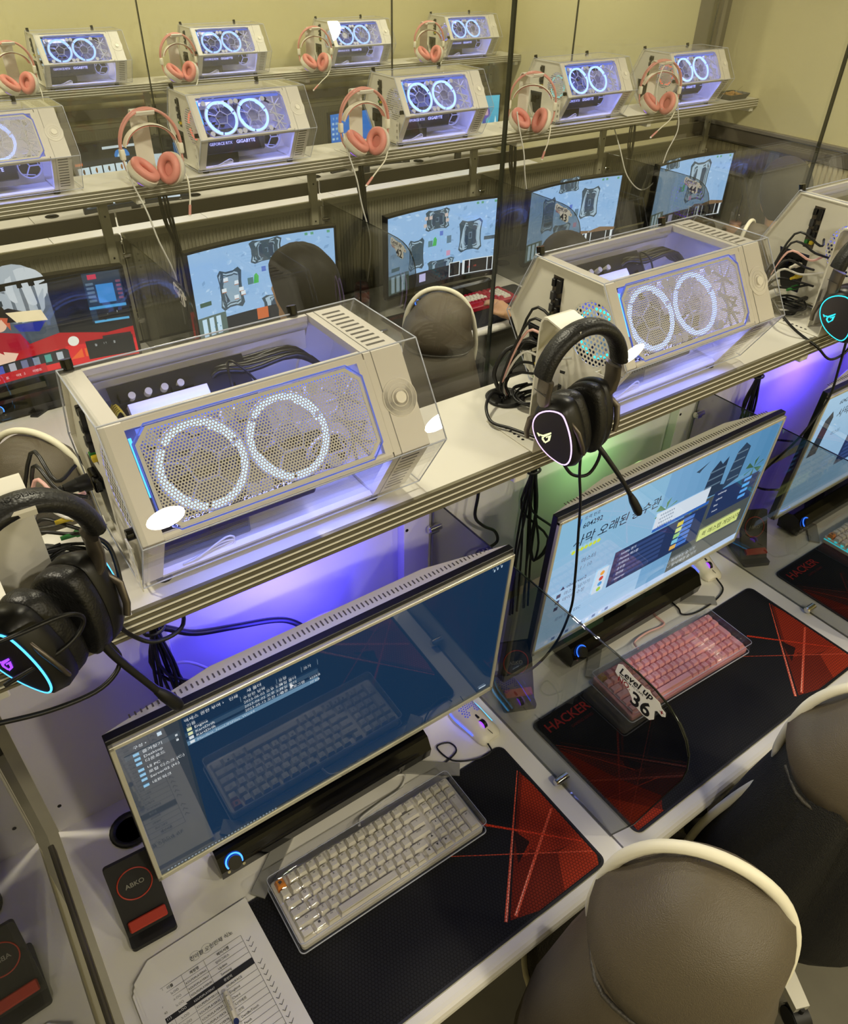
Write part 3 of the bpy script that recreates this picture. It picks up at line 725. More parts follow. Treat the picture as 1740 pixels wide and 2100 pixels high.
def make_black(label):
    t = thing('headset', label, 'headset')
    C_ = lambda a, R=.076, H=.085: (R*math.cos(a), 0, -.0755+H*math.sin(a))
    g = G(); g.ft = .012
    g.tube([C_(a) for a in [PI*(.06+.88*i/22) for i in range(23)]][::-1], .0195, 14, flat=(0, 0, 1)); hb = g.obj('headband', ['leather_b'], t)
    g = G()
    def arch(x, y): a = PI/2-(x/.078); return (.0805*math.cos(a), -y-.002, -.0745+.0972*math.sin(a))
    g.text('REPUBLIC OF GAMERS', None or (0, 0, 0), X, Z, .0095, 0, align='CENTER', off=.01, fn=lambda x, y: arch(-x, -y+.004) if True else 0); g.obj('embossed_lettering', ['dgrey'], hb)
    for s in (-1, 1):
        g = G(); g.ft = .0075
        g.tube([(s*.0660, 0, -.066), (s*.0680, 0, -.088), (s*.066, 0, -.108), (s*.058, 0, -.122)], [.0185, .018, .016, .011], 12, flat=(1, 0, 0))
        sl = g.obj('slider', ['gun'], t); G().box((s*.0758, 0, -.087), (.001, .030, .0007)).obj('seam', ['dgrey'], sl)
        T = Matrix.Translation((s*.036, .012*s, -.152)) @ Matrix.Rotation(s*.08, 4, 'Y') @ Matrix.Rotation(.50, 4, 'Z')
        g = G(); g.T = T; g.ft = .003
        for q in (-1, 1): g.tube([(s*.014, 0, .034), (s*.020, q*.020, .031), (s*.024, q*.042, .014), (s*.020, q*.050, -.012), (s*.016, q*.0505, -.028)], [.0065, .0065, .006, .005, .0045], 8, flat=(1, 0, 0))
        g.obj('yoke', ['gun'], t)
        # cup body: rounded triangle seen from outside
        base = [(.018, .056), (.030, .040), (.041, .010), (.046, -.020), (.044, -.046), (.034, -.060), (.016, -.058), (-.008, -.046), (-.028, -.026), (-.040, .000), (-.040, .024), (-.028, .044), (-.006, .056)]
        bs = [(-a, b) for a, b in base] if True else base
        pp = [(v.x, v.y) for v in catmull([Vector((a, b, 0)) for a, b in bs], 3, True)]
        def rg(x, k, dz=0): return [(s*x, a*k, b*k+dz) for a, b in pp]
        g = G(); g.T = T; g.loft([rg(.030, .80), rg(.028, .88), rg(.012, 1.0), rg(-.004, 1.0), rg(-.006, .95)] if s < 0 else [rg(.030, .80), rg(.028, .88), rg(.012, 1.0), rg(-.004, 1.0), rg(-.006, .95)][::-1], 0)
        cup = g.obj('ear_cup', ['black'], t)
        g = G(); g.T = T; g.loft([rg(-.006, .93), rg(-.009, .99), rg(-.020, 1.0), rg(-.028, .97), rg(-.032, .88), rg(-.030, .6)][::(1 if s < 0 else -1)], 0); g.obj('ear_pad', ['leather_b'], t)
        g = G(); g.T = T; fp = [(a*.78, b*.78) for a, b in pp]
        g.prism(fp, (s*.0295, 0, 0), Y, Z, (s*.0022, 0, 0)); g.obj('face_plate', ['gunface'], cup)
        g = G(); g.T = T; g.tube([(s*.0312, a*.80, b*.80) for a, b in pp], .0013, 6, closed=True); lr = g.obj('light_line', ['led_pinkw'], cup)
        # eye-shaped emblem
        e = lambda pts: [(-a, b) for a, b in pts]
        g = G(); g.T = T @ Matrix.Translation((0, .012, -.006))
        for p_ in ([(-.010, .003), (-.002, .0035), (.013, .014), (.0135, .011), (.002, .001), (-.006, .0005)], [(-.004, -.001), (.001, .0005), (-.001, -.004), (.003, -.009), (.001, -.0115), (-.004, -.006)], [(.004, .0015), (.0135, .0085), (.0115, -.004), (.003, -.0125), (.002, -.010), (.008, -.004), (.0085, .0025), (.004, -.001)], [(-.014, .0045), (-.011, .0045), (-.008, -.0005), (-.010, -.002)]):
            g.prism([(a*.92, b*.92) for a, b in e(p_)], (s*.0318, 0, 0), Y, Z, (s*.0006, 0, 0))
        g.obj('emblem', ['led_yw'], cup)
    g = G(); g.tube([(.040, -.020, -.200), (.054, -.035, -.222), (.080, -.052, -.262), (.098, -.060, -.292), (.108, -.064, -.310)], [.0052, .0048, .0044, .0044, .0048], 8, smooth=4)
    g.tube([(.104, -.063, -.302), (.111, -.066, -.316), (.123, -.070, -.338), (.126, -.071, -.346)], [.005, .0078, .0085, .006], 10, smooth=4); g.obj('microphone_boom', ['rubber'], t)
    return t
hs = make_black('black headset with gunmetal arms hanging before the second near computer'); hs.location = (.846, .746, SH+.216); hs.rotation_euler = (0, 0, -.14)
HB = hs
def recolour(root, nm, mat):
    for c in root.children:
        for d in c.children:
            if d.name.split('.')[0] == nm: d.material_slots[0].link = 'OBJECT'; d.material_slots[0].material = M[mat]
h1 = dup(HB, (.020, .752, SH+.214), .22, 'black headset cut by the left edge, violet emblem'); recolour(h1, 'emblem', 'led_purple')
for c in kid(h1, 'microphone_boom'):
    g = G(); g.tube([(.030, -.030, -.190), (.040, -.038, -.225), (.060, -.048, -.275), (.072, -.055, -.305)], [.0058, .0052, .005, .0052], 8, smooth=4)
    g.tube([(.069, -.053, -.298), (.076, -.057, -.312), (.086, -.061, -.335), (.088, -.062, -.343)], [.0055, .0085, .009, .0065], 10, smooth=4); c.data = g.mesh('microphone_boom', ['rubber'])
for c in h1.children:
    for d in c.children:
        if d.name.startswith('light_line'): d.material_slots[0].link = 'OBJECT'; d.material_slots[0].material = M['led_lblue']
h3 = dup(HB, (1.690, .752, SH+.216), -.35, 'black headset with teal emblem and light line at the right edge'); recolour(h3, 'emblem', 'led_cyan'); recolour(h3, 'light_line', 'led_cyan')
stand(.012, 0, 'white headset stand under the leftmost black headset'); stand(.846, 0, 'white headset stand behind the black headset in the middle'); stand(1.69, 0, 'white headset stand at the right edge with teal-lit headset')

def make_pink(label, boom=True):
    t = thing('headset', label, 'headset')
    for k, dy in enumerate((-.012, .012)):
        g = G(); g.tube([(.100*math.cos(a), dy*(.3+.7*math.sin(a)), -.106+.112*math.sin(a)) for a in [PI*(-.02+1.04*i/26) for i in range(27)]], .0042, 8); g.obj('headband_wire', ['pink'], t)
    g = G(); g.ft = .0018; g.tube([(.088*math.cos(a), 0, -.112+.074*math.sin(a)) for a in [PI*(.06+.88*i/20) for i in range(21)]], .019, 8, flat=(0, 0, 1)); g.obj('suspension_strap', ['keyw'], t)
    g = G(); g.ft = .0016; g.tube([(.084*math.cos(a), 0, -.113+.070*math.sin(a)) for a in [PI*(.10+.8*i/20) for i in range(21)]], .016, 8, flat=(0, 0, 1)); g.obj('strap_lining', ['pinkl'], t)
    for s in (-1, 1):
        G().box((s*.098, 0, -.120), (.016, .022, .034), 0, .004, seg=2).obj('slider', ['keyw'], t)
        G().tube([(s*.099, 0, -.135), (s*.096, -.006, -.165), (s*.084, -.014, -.19)], .0035, 6, smooth=3).obj('arm', ['pink'], t)
        ax = Vector((.50, -.42, .76) if s < 0 else (-.80, -.50, .32)).normalized(); c = Vector((s*.047, -.020, -.176)); a = ax.orthogonal().normalized(); b = ax.cross(a)
        # keep the long axis upright
        up = (Vector((0, 0, 1))-ax*ax.z).normalized(); sd = ax.cross(up)
        rg = lambda h, k: [tuple(c+ax*h+up*(.053*k*math.cos(2*PI*i/24))+sd*(.045*k*math.sin(2*PI*i/24))) for i in range(24)]
        cup = G().loft([rg(-.034, .52), rg(-.031, .62), rg(-.024, .68), rg(-.022, .92), rg(-.010, 1.0), rg(.002, 1.0)]).obj('ear_cup', ['keyw'], t)
        ro = lambda k, h, q=18: [c+ax*(h+.013*math.sin(f))+(up*.053*math.cos(th)+sd*.045*math.sin(th))*(.70+.27*math.cos(f)) for th in [k] for f in [2*PI*i/q for i in range(q)]]
        R_ = [[tuple(p) for p in ro(2*PI*i/28, .013)] for i in range(28)]
        g = G(); n = 18; vs = [p for r in R_ for p in r]; g.add(vs, [[i*n+q, i*n+(q+1) % n, ((i+1) % 28)*n+(q+1) % n, ((i+1) % 28)*n+q] for i in range(28) for q in range(n)], 0, True)
        g.cyl(c+ax*.001, c+ax*.004, .034, n=20); g.obj('ear_pad', ['pinkl'], t)
        g = G(); g.tube([c+ax*-.0285+(up*math.cos(th)+sd*math.sin(th)*.86)*.0315 for th in [PI*(.55+.9*i/14) if s < 0 else PI*(1.75+.9*i/14) for i in range(15)]], .0022, 6); g.obj('light_line', ['led_purple'], cup)
    g = G(); g.tube([(.088, -.03, -.19), (.088, -.05, -.215), (.082, -.062, -.26), (.074, -.07, -.285)] if boom else [(.088, -.03, -.19), (.06, -.055, -.235), (.02, -.075, -.262), (-.01, -.085, -.285)], .003, 6, smooth=4)
    bm_ = g.obj('microphone_boom', ['keyw'], t)
    e = Vector((.074, -.07, -.285)) if boom else Vector((-.01, -.085, -.285)); d = Vector((-.008, -.006, -.03)) if boom else Vector((-.03, -.01, -.024))
    G().cyl(e, e+d, .0048, n=10).obj('foam_tip', ['pink'], bm_); G().cyl(e+d, e+d*1.15, .0045, n=10).obj('tip_light', ['stripe'], bm_)
    return t
PK0 = make_pink('pink and white headset with thin hanging lead, left of the person below'); PK0.location = (.845, 2.735, SH+.222)
PK1 = make_pink('pink and white headset with violet-lit cup above the glass numbered 42', False); PK1.location = (1.668, 2.735, SH+.222); PK1.rotation_euler = (0, 0, -.12)
def pink(src, x, r, rz, label, lit=True):
    t = dup(src, (x, .77+r*D, SH+.222), rz, label)
    if not lit:
        for c in t.children:
            for d in list(c.children):
                if d.name.startswith('light_line'): bpy.data.objects.remove(d)
    return t
pink(PK0, 2.52, 1, -.75, 'pink headset turned to show its grey-white cup, beside the tall pane edge', False)
pink(PK1, 3.345, 1, -.5, 'pink headset with white lead looped round it, rightmost of the middle row')
pink(PK0, .845, 2, .1, 'pink headset on the back shelf cut by the left edge')
pink(PK1, 1.69, 2, 0, 'pink headset on the back shelf, second from the left')
pink(PK1, 2.535, 2, -.3, 'pink headset on the back shelf with bright violet cup ring')
pink(PK1, 3.375, 2, -.3, 'pink headset on the back shelf, rightmost of its row')
SN = ['left of the person below', 'above the glass numbered 42', 'beside the tall pane edge', 'rightmost in the middle row']
for i, x in enumerate((.835, 1.66, 2.51, 3.335)): stand(x, 1, 'white headset stand in the middle row, '+SN[i])
for i, x in enumerate((.845, 1.685, 2.53, 3.365)): stand(x, 2, 'white headset stand on the farthest shelf, %s from the left' % PNAME[i])

# ---------------------------------------------------------------- loose leads
def lead(name, label, pts, r, mat, cat='cable', n=7, sm=6, group=None):
    g = G(); g.tube(pts, r, n, smooth=sm); return tag(g.obj(name, mat), label, cat, group)
# ---------------------------------------------------------------- monitors
class Scr:
    """flat picture on a screen: u right, v up in metres; later layers lie a hair in front"""
    def __init__(s, fn, w, h): s.g, s.fn, s.w, s.h, s.k, s.curved = G(), fn, w, h, 0, False
    def _h(s): s.k += 1; return .0003+.00002*s.k
    def poly(s, pts, col, sub=0):
        h = s._h(); lo, hi = min(u for u, v in pts), max(u for u, v in pts)
        n = max(1, int((hi-lo)*16)) if s.curved else 1
        for i in range(n):     # upright slices, so that a big shape follows the bend of the screen
            q = list(pts)
            for lim, sg in ((lo+(hi-lo)*i/n, 1), (lo+(hi-lo)*(i+1)/n, -1)):
                if n == 1: break
                o = []
                for (a, b) in zip(q, q[1:]+q[:1]):
                    ia, ib = (a[0]-lim)*sg >= 0, (b[0]-lim)*sg >= 0
                    if ia: o.append(a)
                    if ia != ib: k = (lim-a[0])/(b[0]-a[0]); o.append((lim, a[1]+(b[1]-a[1])*k))
                q = o
                if not q: break
            if len(q) > 2: s.g.add([s.fn(u*s.w, v*s.h, h) for u, v in q], [list(range(len(q)))], 0, False, col)
    def rect(s, u0, v0, u1, v1, col, n=1):
        h = s._h(); n = max(1, int((u1-u0)*20)) if n == 1 else n
        vs = []
        for i in range(n+1): u = u0+(u1-u0)*i/n; vs += [s.fn(u*s.w, v0*s.h, h), s.fn(u*s.w, v1*s.h, h)]
        s.g.add(vs, [[2*i, 2*i+2, 2*i+3, 2*i+1] for i in range(n)], 0, False, col)
    def grad(s, u0, v0, u1, v1, c0, c1, n=12, vert=True):
        a, b = lin(c0), lin(c1)
        for i in range(n):
            k = (i+.5)/n; c = tuple(a[j]+(b[j]-a[j])*k for j in range(3)); h = .0003+.00002*(s.k+1)
            if vert: y0, y1 = v0+(v1-v0)*i/n, v0+(v1-v0)*(i+1)/n; s._r(u0, y0, u1, y1, c, h)
            else: x0, x1 = u0+(u1-u0)*i/n, u0+(u1-u0)*(i+1)/n; s._r(x0, v0, x1, v1, c, h)
        s.k += 1
    def _r(s, u0, v0, u1, v1, c, h):
        n = max(1, int((u1-u0)*20)); vs = []
        for i in range(n+1): u = u0+(u1-u0)*i/n; vs += [s.fn(u*s.w, v0*s.h, h), s.fn(u*s.w, v1*s.h, h)]
        s.g.add(vs, [[2*i, 2*i+2, 2*i+3, 2*i+1] for i in range(n)], 0, False, c)
    def circ(s, u, v, r, col, n=22, sx=1.): s.poly([(u+r*sx*math.cos(2*PI*i/n)*s.h/s.w, v+r*math.sin(2*PI*i/n)) for i in range(n)], col)
    def text(s, body, u, v, size, col, off=0., align='LEFT', shear=0.):
        h = s._h(); s.g.text(body, (0, 0, 0), X, Z, size*s.h, 0, col, align, off, shear, fn=lambda x, y: s.fn(u*s.w+x, v*s.h+y, h))
W1, H1 = .71, .386
TILT = Matrix.Rotation(.052, 4, 'X')
def make_near_monitor(label, loc, draw, ring, mat, text_ink):
    t = thing('monitor', label, 'monitor', loc)
    T = Matrix.Translation((0, .007, .092)) @ TILT
    def T_(g): g.T = T; return g
    # silver bezel ring
    g = T_(G()); b = .0075
    for (c, d) in (((0, 0, b*.8), (W1, .008, b*1.6)), ((0, 0, H1-b/2), (W1, .008, b)), ((-W1/2+b/2, 0, H1/2), (b, .008, H1)), ((W1/2-b/2, 0, H1/2), (b, .008, H1))): g.box(c, d, 0, .001)
    bz = g.obj('bezel', ['silver'], t)
    g = T_(G()); g.text('QNIX', (0, -.0045, .0028), X, Z, .0072, 0, align='CENTER', off=.012); g.obj('maker_lettering', ['grey'], bz)
    g = T_(G()); g.box((0, .010, H1/2+.004), (W1+.002, .014, H1+.010), 0, .001); g.obj('black_surround', ['black'], t)
    g = T_(G()); g.prism([(-W1/2, .017), (W1/2, .017), (.19, .048), (-.19, .048)], (0, 0, .02), X, Y, (0, 0, H1-.012)); bc = g.obj('back_cover', ['whitemetal'], t)
    g = T_(G())
    for i in range(78): x = -.315+i*.00818; yy = .0225+.006*max(0, 1-abs(x)/.33); g.box((x, yy+.004, H1+.0084), (.0022, .0115*(1-.45*abs(x)/.33), .0006))
    g.obj('vent_slot_row', ['dgrey_slot'], bc, kind='stuff')
    s = Scr(lambda u, v, h: tuple(T @ Vector((u-W1/2+b, -.001-h, v+b*1.6))), W1-2*b, H1-b*2.6)
    draw(s); s.g.obj('screen_picture', [mat], t)
    # round lit housing at the back
    g = T_(G()); c_ = Vector((.03, .046, .205)); g.cyl(c_, c_+Vector((0, .080, 0)), .075, .092, n=36); g.obj('round_housing', ['whitemetal'], t)
    g = T_(G()); g.tube([c_+Vector((.0925*math.cos(2*PI*i/40), .080, .0925*math.sin(2*PI*i/40))) for i in range(40)], .0028, 6, closed=True); g.obj('glow_ring', [ring], t)
    # V stand
    g = G().box((0, .085, .16), (.06, .03, .31), 0, .004).obj('stand_column', ['grey'], t)
    for s_ in (-1, 1):
        a = Vector((s_*.03, .085, .001)); e = Vector((s_*.222, -.066, .001)); d = (e-a).normalized(); n = Vector((-d.y, d.x, 0))*.014
        g = G().prism([(0, 0), (1, 0), (1, 1), (0, 1)], a-n, e-a, n*2, (0, 0, .005)); g.obj('stand_leg', ['grey'], t)
    return t
def scr_explorer(s):
    s.rect(0, 0, 1, 1, '#17385a'); s.rect(0, .03, 1, 1, '#143250')
    s.rect(0, 0, .125, 1, '#39424c'); s.rect(.125, .0, .131, 1, '#2a3947')
    s.rect(0, 0, 1, .026, '#20303f')
    for i in range(34): s.rect(.015+i*.0085, .008, .0195+i*.0085, .017, '#8fa0ad')
    s.text('구성 ▾', .030, .948, .021, '#dfe6ea'); s.rect(.080, .958, .089, .980, '#cfe4f4')
    rows = ['즐겨찾기', 'Desktop', '다운로드', '내 PC', '로컬 디스크 (C:)', 'Server02 (H:)', '네트워크']; vs = [.905, .874, .843, .800, .767, .734, .692]
    s.rect(.010, .898, .122, .928, '#46525d')
    for r, v in zip(rows, vs):
        s.rect(.026, v, .038, v+.017, '#8cc6ea'); s.text(r, .044, v, .0215, '#e8edf0')
    for v in (.905, .874): s.rect(.112, v+.003, .117, v+.015, '#d5dde2')
    s.text('액세스 권한 부여 ▾', .135, .962, .0215, '#e6ecf0'); s.text('인쇄', .232, .962, .0215, '#e6ecf0'); s.text('새 폴더', .272, .962, .0215, '#e6ecf0')
    s.text('이름', .138, .930, .020, '#d7dfe4'); s.text('수정한 날짜', .262, .930, .020, '#d7dfe4'); s.text('유형', .345, .930, .020, '#d7dfe4'); s.text('크기', .405, .930, .020, '#d7dfe4')
    for u in (.256, .34, .40, .44): s.rect(u, .922, u+.0012, .955, '#6f8496')
    nm = [('Engine', '2023-06-02 오후 2:26', '파일 폴더'), ('KartDrift', '2023-06-02 오후 2:31', '파일 폴더'), ('KartDrift', '2023-05-12 오전 1:42', '응용 프로그램')]
    for k, (a, b_, c) in enumerate(nm):
        v = .902-k*.027
        if k == 1: s.rect(.131, v-.005, .44, v+.022, '#36526d')
        s.rect(.137, v, .147, v+.018, '#e6ecb9' if k < 2 else '#dfe7ee'); s.text(a, .152, v, .0215, '#eef2f4'); s.text(b_, .262, v, .020, '#dce4ea'); s.text(c, .345, v, .020, '#dce4ea')
    s.text('425KB', .418, .848, .019, '#dce4ea'); s.rect(.131, .816, .44, .843, '#6d93b2'); s.rect(.137, .821, .147, .839, '#e6edf2'); s.text('Manifest_NonUFSFiles_Win64', .152, .821, .020, '#c9dcea'); s.text('77 KB', .418, .821, .019, '#e4ecf2')
    s.poly([(.370, .855), (.370, .885), (.379, .866)], '#f4f6f8')
    for (u, v) in ((.955, .968), (.968, .971), (.945, .963)): s.rect(u, v, u+.004, v+.016, '#bcd4e6')
    s.rect(.955, .042, .980, .054, '#b9cad8')
def scr_race(s):
    s.grad(0, 0, 1, 1, '#8db4d8', '#86b8d6', 8); s.grad(.45, 0, 1, 1, '#78a8d0', '#4f86b0', 10, False); s.grad(.0, .0, .45, .45, '#a3c4e4', '#9cc4e2', 6)
    s.rect(0, 0, 1, .055, '#b5cdee')
    for i in range(10): s.rect(.04+i*.03, .015, .055+i*.03, .04, '#5e78a8' if i % 2 else '#d8e4f4')
    s.rect(.60, .18, .995, .60, '#4b5252'); s.rect(.60, .055, .995, .19, '#5a5f5c')
    # far silhouettes
    s.poly([(.66, .62), (.67, .84), (.70, .90), (.72, .86), (.745, .90), (.75, .68), (.78, .66), (.78, .60)], '#27384f'); s.poly([(.77, .62), (.79, .90), (.82, .95), (.855, .90), (.85, .66)], '#2c4058')
    for v in (.70, .76, .82): s.rect(.665, v, .745, v+.012, '#5c7488')
    for v in (.68, .75, .82, .88): s.rect(.785, v, .845, v+.010, '#62798c')
    for (u, v) in ((.63, .60), (.93, .68), (.48, .70)):
        for k in range(6): a = k*PI/3+.3; s.poly([(u, v), (u+.05*math.cos(a), v+.09*math.sin(a)), (u+.055*math.cos(a+.35), v+.06*math.sin(a+.35))], '#5f8a63' if u < .9 else '#3c6248')
    s.poly([(.58, .90), (.605, .915), (.64, .94), (.61, .90), (.60, .88)], '#3a4d61')
    s.rect(.44, .57, .70, .70, '#d2deea'); s.rect(.44, .55, .72, .575, '#2e63b8')
    for i in range(4): s.text('■ ■ ■ ■ ■ ■ ■', .46, .665-.03*i, .016, '#8796a8')
    s.rect(.28, .25, .72, .54, '#22345c'); s.rect(.74, .40, .98, .62, '#22345c')
    for i in range(6):
        s.rect(.30, .49-.042*i, .52, .515-.042*i, '#32487a'); s.text(['lucidity 경기', 'Percent 매스탭', '오데미스', '손우현', '전대웅', 'observer'][i], .31, .495-.042*i, .026, '#dbe5f3'); s.rect(.60, .49-.042*i, .66, .52-.042*i, '#4a7bd0')
    for i in range(4): s.rect(.90, .585-.048*i, .94, .61-.048*i, '#5aa3ea'); s.text(['mitherap', 'cyberz', 'blue', 'moon'][i], .76, .585-.048*i, .024, '#dbe5f3')
    for i, c in enumerate(('#d9c94a', '#cfe08a', '#9cd08a', '#7cc4e0', '#e0b25a')): s.rect(.575+.0*i, .48-.05*i, .605, .515-.05*i, c)
    s.poly([(.21, .26), (.26, .26), (.265, .46), (.215, .46)], '#c5d9e8')
    for i, c in enumerate(('#e6a13c', '#c83c2c', '#3f9ad8', '#9bc83a')): s.circ(.240, .42-.045*i, .018, c)
    s.rect(.73, .215, .955, .315, '#d2dd86'); s.text('퀵 매스탭 게임시작', .748, .245, .052, '#4a5230', .008)
    s.text('/ 폐쇄매칭 숨기기', .60, .145, .036, '#cdd6dc'); s.text('✓ 일시/배경 숨기기', .60, .095, .036, '#cdd6dc')
    s.rect(.075, .905, .079, .975, '#2c62b4'); s.text('트랙 번호', .09, .955, .030, '#1d2c44'); s.text('604292', .09, .895, .050, '#16233a', .01)
    s.text('사막 오래된 송수관', .065, .775, .088, '#1a2334', .006, shear=.12)
    for i in range(7): s.circ(.075+i*.017, .735, .014, '#c8d83c')
    s.text('마스터', .12, .615, .042, '#33475f'); s.text('1 / 10', .12, .56, .042, '#4c6684'); s.text('▲ observer2', .055, .46, .038, '#27395a'); s.text('마스터 넘기기', .075, .405, .036, '#3a5172'); s.text('데이터 수정', .075, .355, .036, '#3a5172')
    for v in (.405, .355, .30): s.rect(.045, v, .062, v+.03, '#243655')
    s.text('로비 방장 ESC', .06, .20, .036, '#45618a')
def scr_race2(s):
    s.grad(0, 0, 1, 1, '#86aed2', '#9cc2de', 8); s.rect(0, 0, 1, .05, '#b0c8e6')
    s.text('604292', .10, .90, .05, '#16233a', .01); s.text('사막 오래된 송수관', .12, .78, .085, '#1a2334', .006, shear=.12); s.text('마스터', .14, .62, .042, '#33475f')
    s.poly([(.03, .5), (.05, .80), (.08, .86), (.10, .8), (.09, .5)], '#2b3440'); s.rect(.30, .25, .7, .55, '#22345c'); s.rect(.74, .2, .95, .6, '#4b5252')
    for i in range(6): s.rect(.32, .49-.042*i, .55, .515-.042*i, '#32487a')
MON1 = make_near_monitor('silver-edged monitor nearest the viewer with a dark file list', (.377, .745, .73), scr_explorer, 'ring_violet', 'screen', '')
MON2 = make_near_monitor('silver-edged monitor with bright blue race menu, behind the pink keyboard', (1.213, .765, .73), scr_race, 'ring_green', 'screen_b', '')
MON3 = make_near_monitor('silver-edged monitor cut by the right edge, with blue race menu', (2.085, .760, .73), scr_race2, 'ring_violet', 'screen_b', '')
# light thrown on the wall by the glowing rings
def ring_light(m, col, e):
    ld = bpy.data.lights.new('ring_glow', 'AREA'); ld.shape = 'DISK'; ld.size = .15; ld.energy = e; ld.color = col
    lo = bpy.data.objects.new('ring_glow', ld); COL.objects.link(lo); lo.location = m.location+Vector((.02, .150, .36)); lo.rotation_euler = (PI*.5+.12, 0, 0); lo.parent = None
ring_light(MON1, (.07, .055, 1.0), 1.7); ring_light(MON2, (.42, 1.0, .34), .16); ring_light(MON3, (.08, .04, 1.0), 1.7)

WC, HC, SG = .612, .352, .034
def make_curved(label, loc, draw, mat='screen_f', logo=True):
    zo = .098+loc[2]-.73; t = thing('curved_monitor', label, 'monitor', (loc[0], loc[1], .73))
    fn = lambda x, z, h=0: (x, SG*(1-(x/(WC/2))**2)-h, z+zo)
    def strip(g, x0, x1, z0, z1, h0, h1, mi=0, n=16):
        vs = []
        for i in range(n+1):
            x = x0+(x1-x0)*i/n; vs += [fn(x, z0, h0), fn(x, z1, h0), fn(x, z1, h1), fn(x, z0, h1)]
        fs = []
        for i in range(n):
            a, b = 4*i, 4*i+4; fs += [[a+k, a+(k+1) % 4, b+(k+1) % 4, b+k] for k in range(4)]
        g.add(vs, fs+[[0, 3, 2, 1], [4*n, 4*n+1, 4*n+2, 4*n+3]], mi); return g
    g = G(); strip(g, -WC/2, WC/2, 0, .020, .003, -.02); strip(g, -WC/2, WC/2, HC-.009, HC, .003, -.03); strip(g, -WC/2, -WC/2+.009, .02, HC-.009, .003, -.02, n=2); strip(g, WC/2-.009, WC/2, .02, HC-.009, .003, -.02, n=2)
    bz = g.obj('bezel', ['black'], t)
    g = G(); strip(g, -WC/2+.004, WC/2-.004, .004, HC-.004, -.004, -.035); g.obj('back_shell', ['blackm'], t)
    g = G(); g.box((WC/2-.06, -.0042+.008, zo+.010), (.012, .001, .004)); g.obj('maker_mark', ['grey'], bz)
    s = Scr(lambda u, v, h: fn(u-WC/2+.009, v+.02, h-.001), WC-.018, HC-.029); s.curved = True; draw(s); s.g.obj('screen_picture', [mat], t)
    G().box((0, .075, .16), (.05, .03, .30), 0, .006).obj('stand_column', ['black'], t)
    G().prism([(-.12, -.06), (-.02, .02), (-.02, .10), (.02, .10), (.02, .02), (.12, -.06), (.10, -.075), (0, -.0), (-.10, -.075)], (0, .0, 0), X, Y, (0, 0, .006)).obj('stand_foot', ['blackm'], t)
    return t
def bunker(s, u, v, w_, h_, ang=0., dark='#3a4a5c'):
    k = s.h/s.w
    def P(a, b): return (u+(a*w_*math.cos(ang)-b*h_*math.sin(ang))*k, v+a*w_*math.sin(ang)+b*h_*math.cos(ang))
    def out(m): return [P(a*m, b*m) for a, b in ((-1, -.8), (-.75, -1), (-.3, -.88), (.3, -.88), (.75, -1), (1, -.8), (.9, -.3), (.9, .3), (1, .8), (.75, 1), (.3, .88), (-.3, .88), (-.75, 1), (-1, .8), (-.9, .3), (-.9, -.3))]
    s.poly(out(1.04), '#40525f'); s.poly(out(.93), '#a3bcd0'); s.poly(out(.84), '#41535f'); s.poly(out(.76), '#8ea7bb'); s.poly(out(.68), dark)
    s.poly([P(-.03, -.6), (P(.03, -.6)), P(.03, .6), P(-.03, .6)], '#7f97ab'); s.poly([P(-.14, -.22), P(.14, -.22), P(.14, .22), P(-.14, .22)], '#6a8094'); s.poly([P(-.09, -.15), P(.09, -.15), P(.09, .15), P(-.09, .15)], dark)
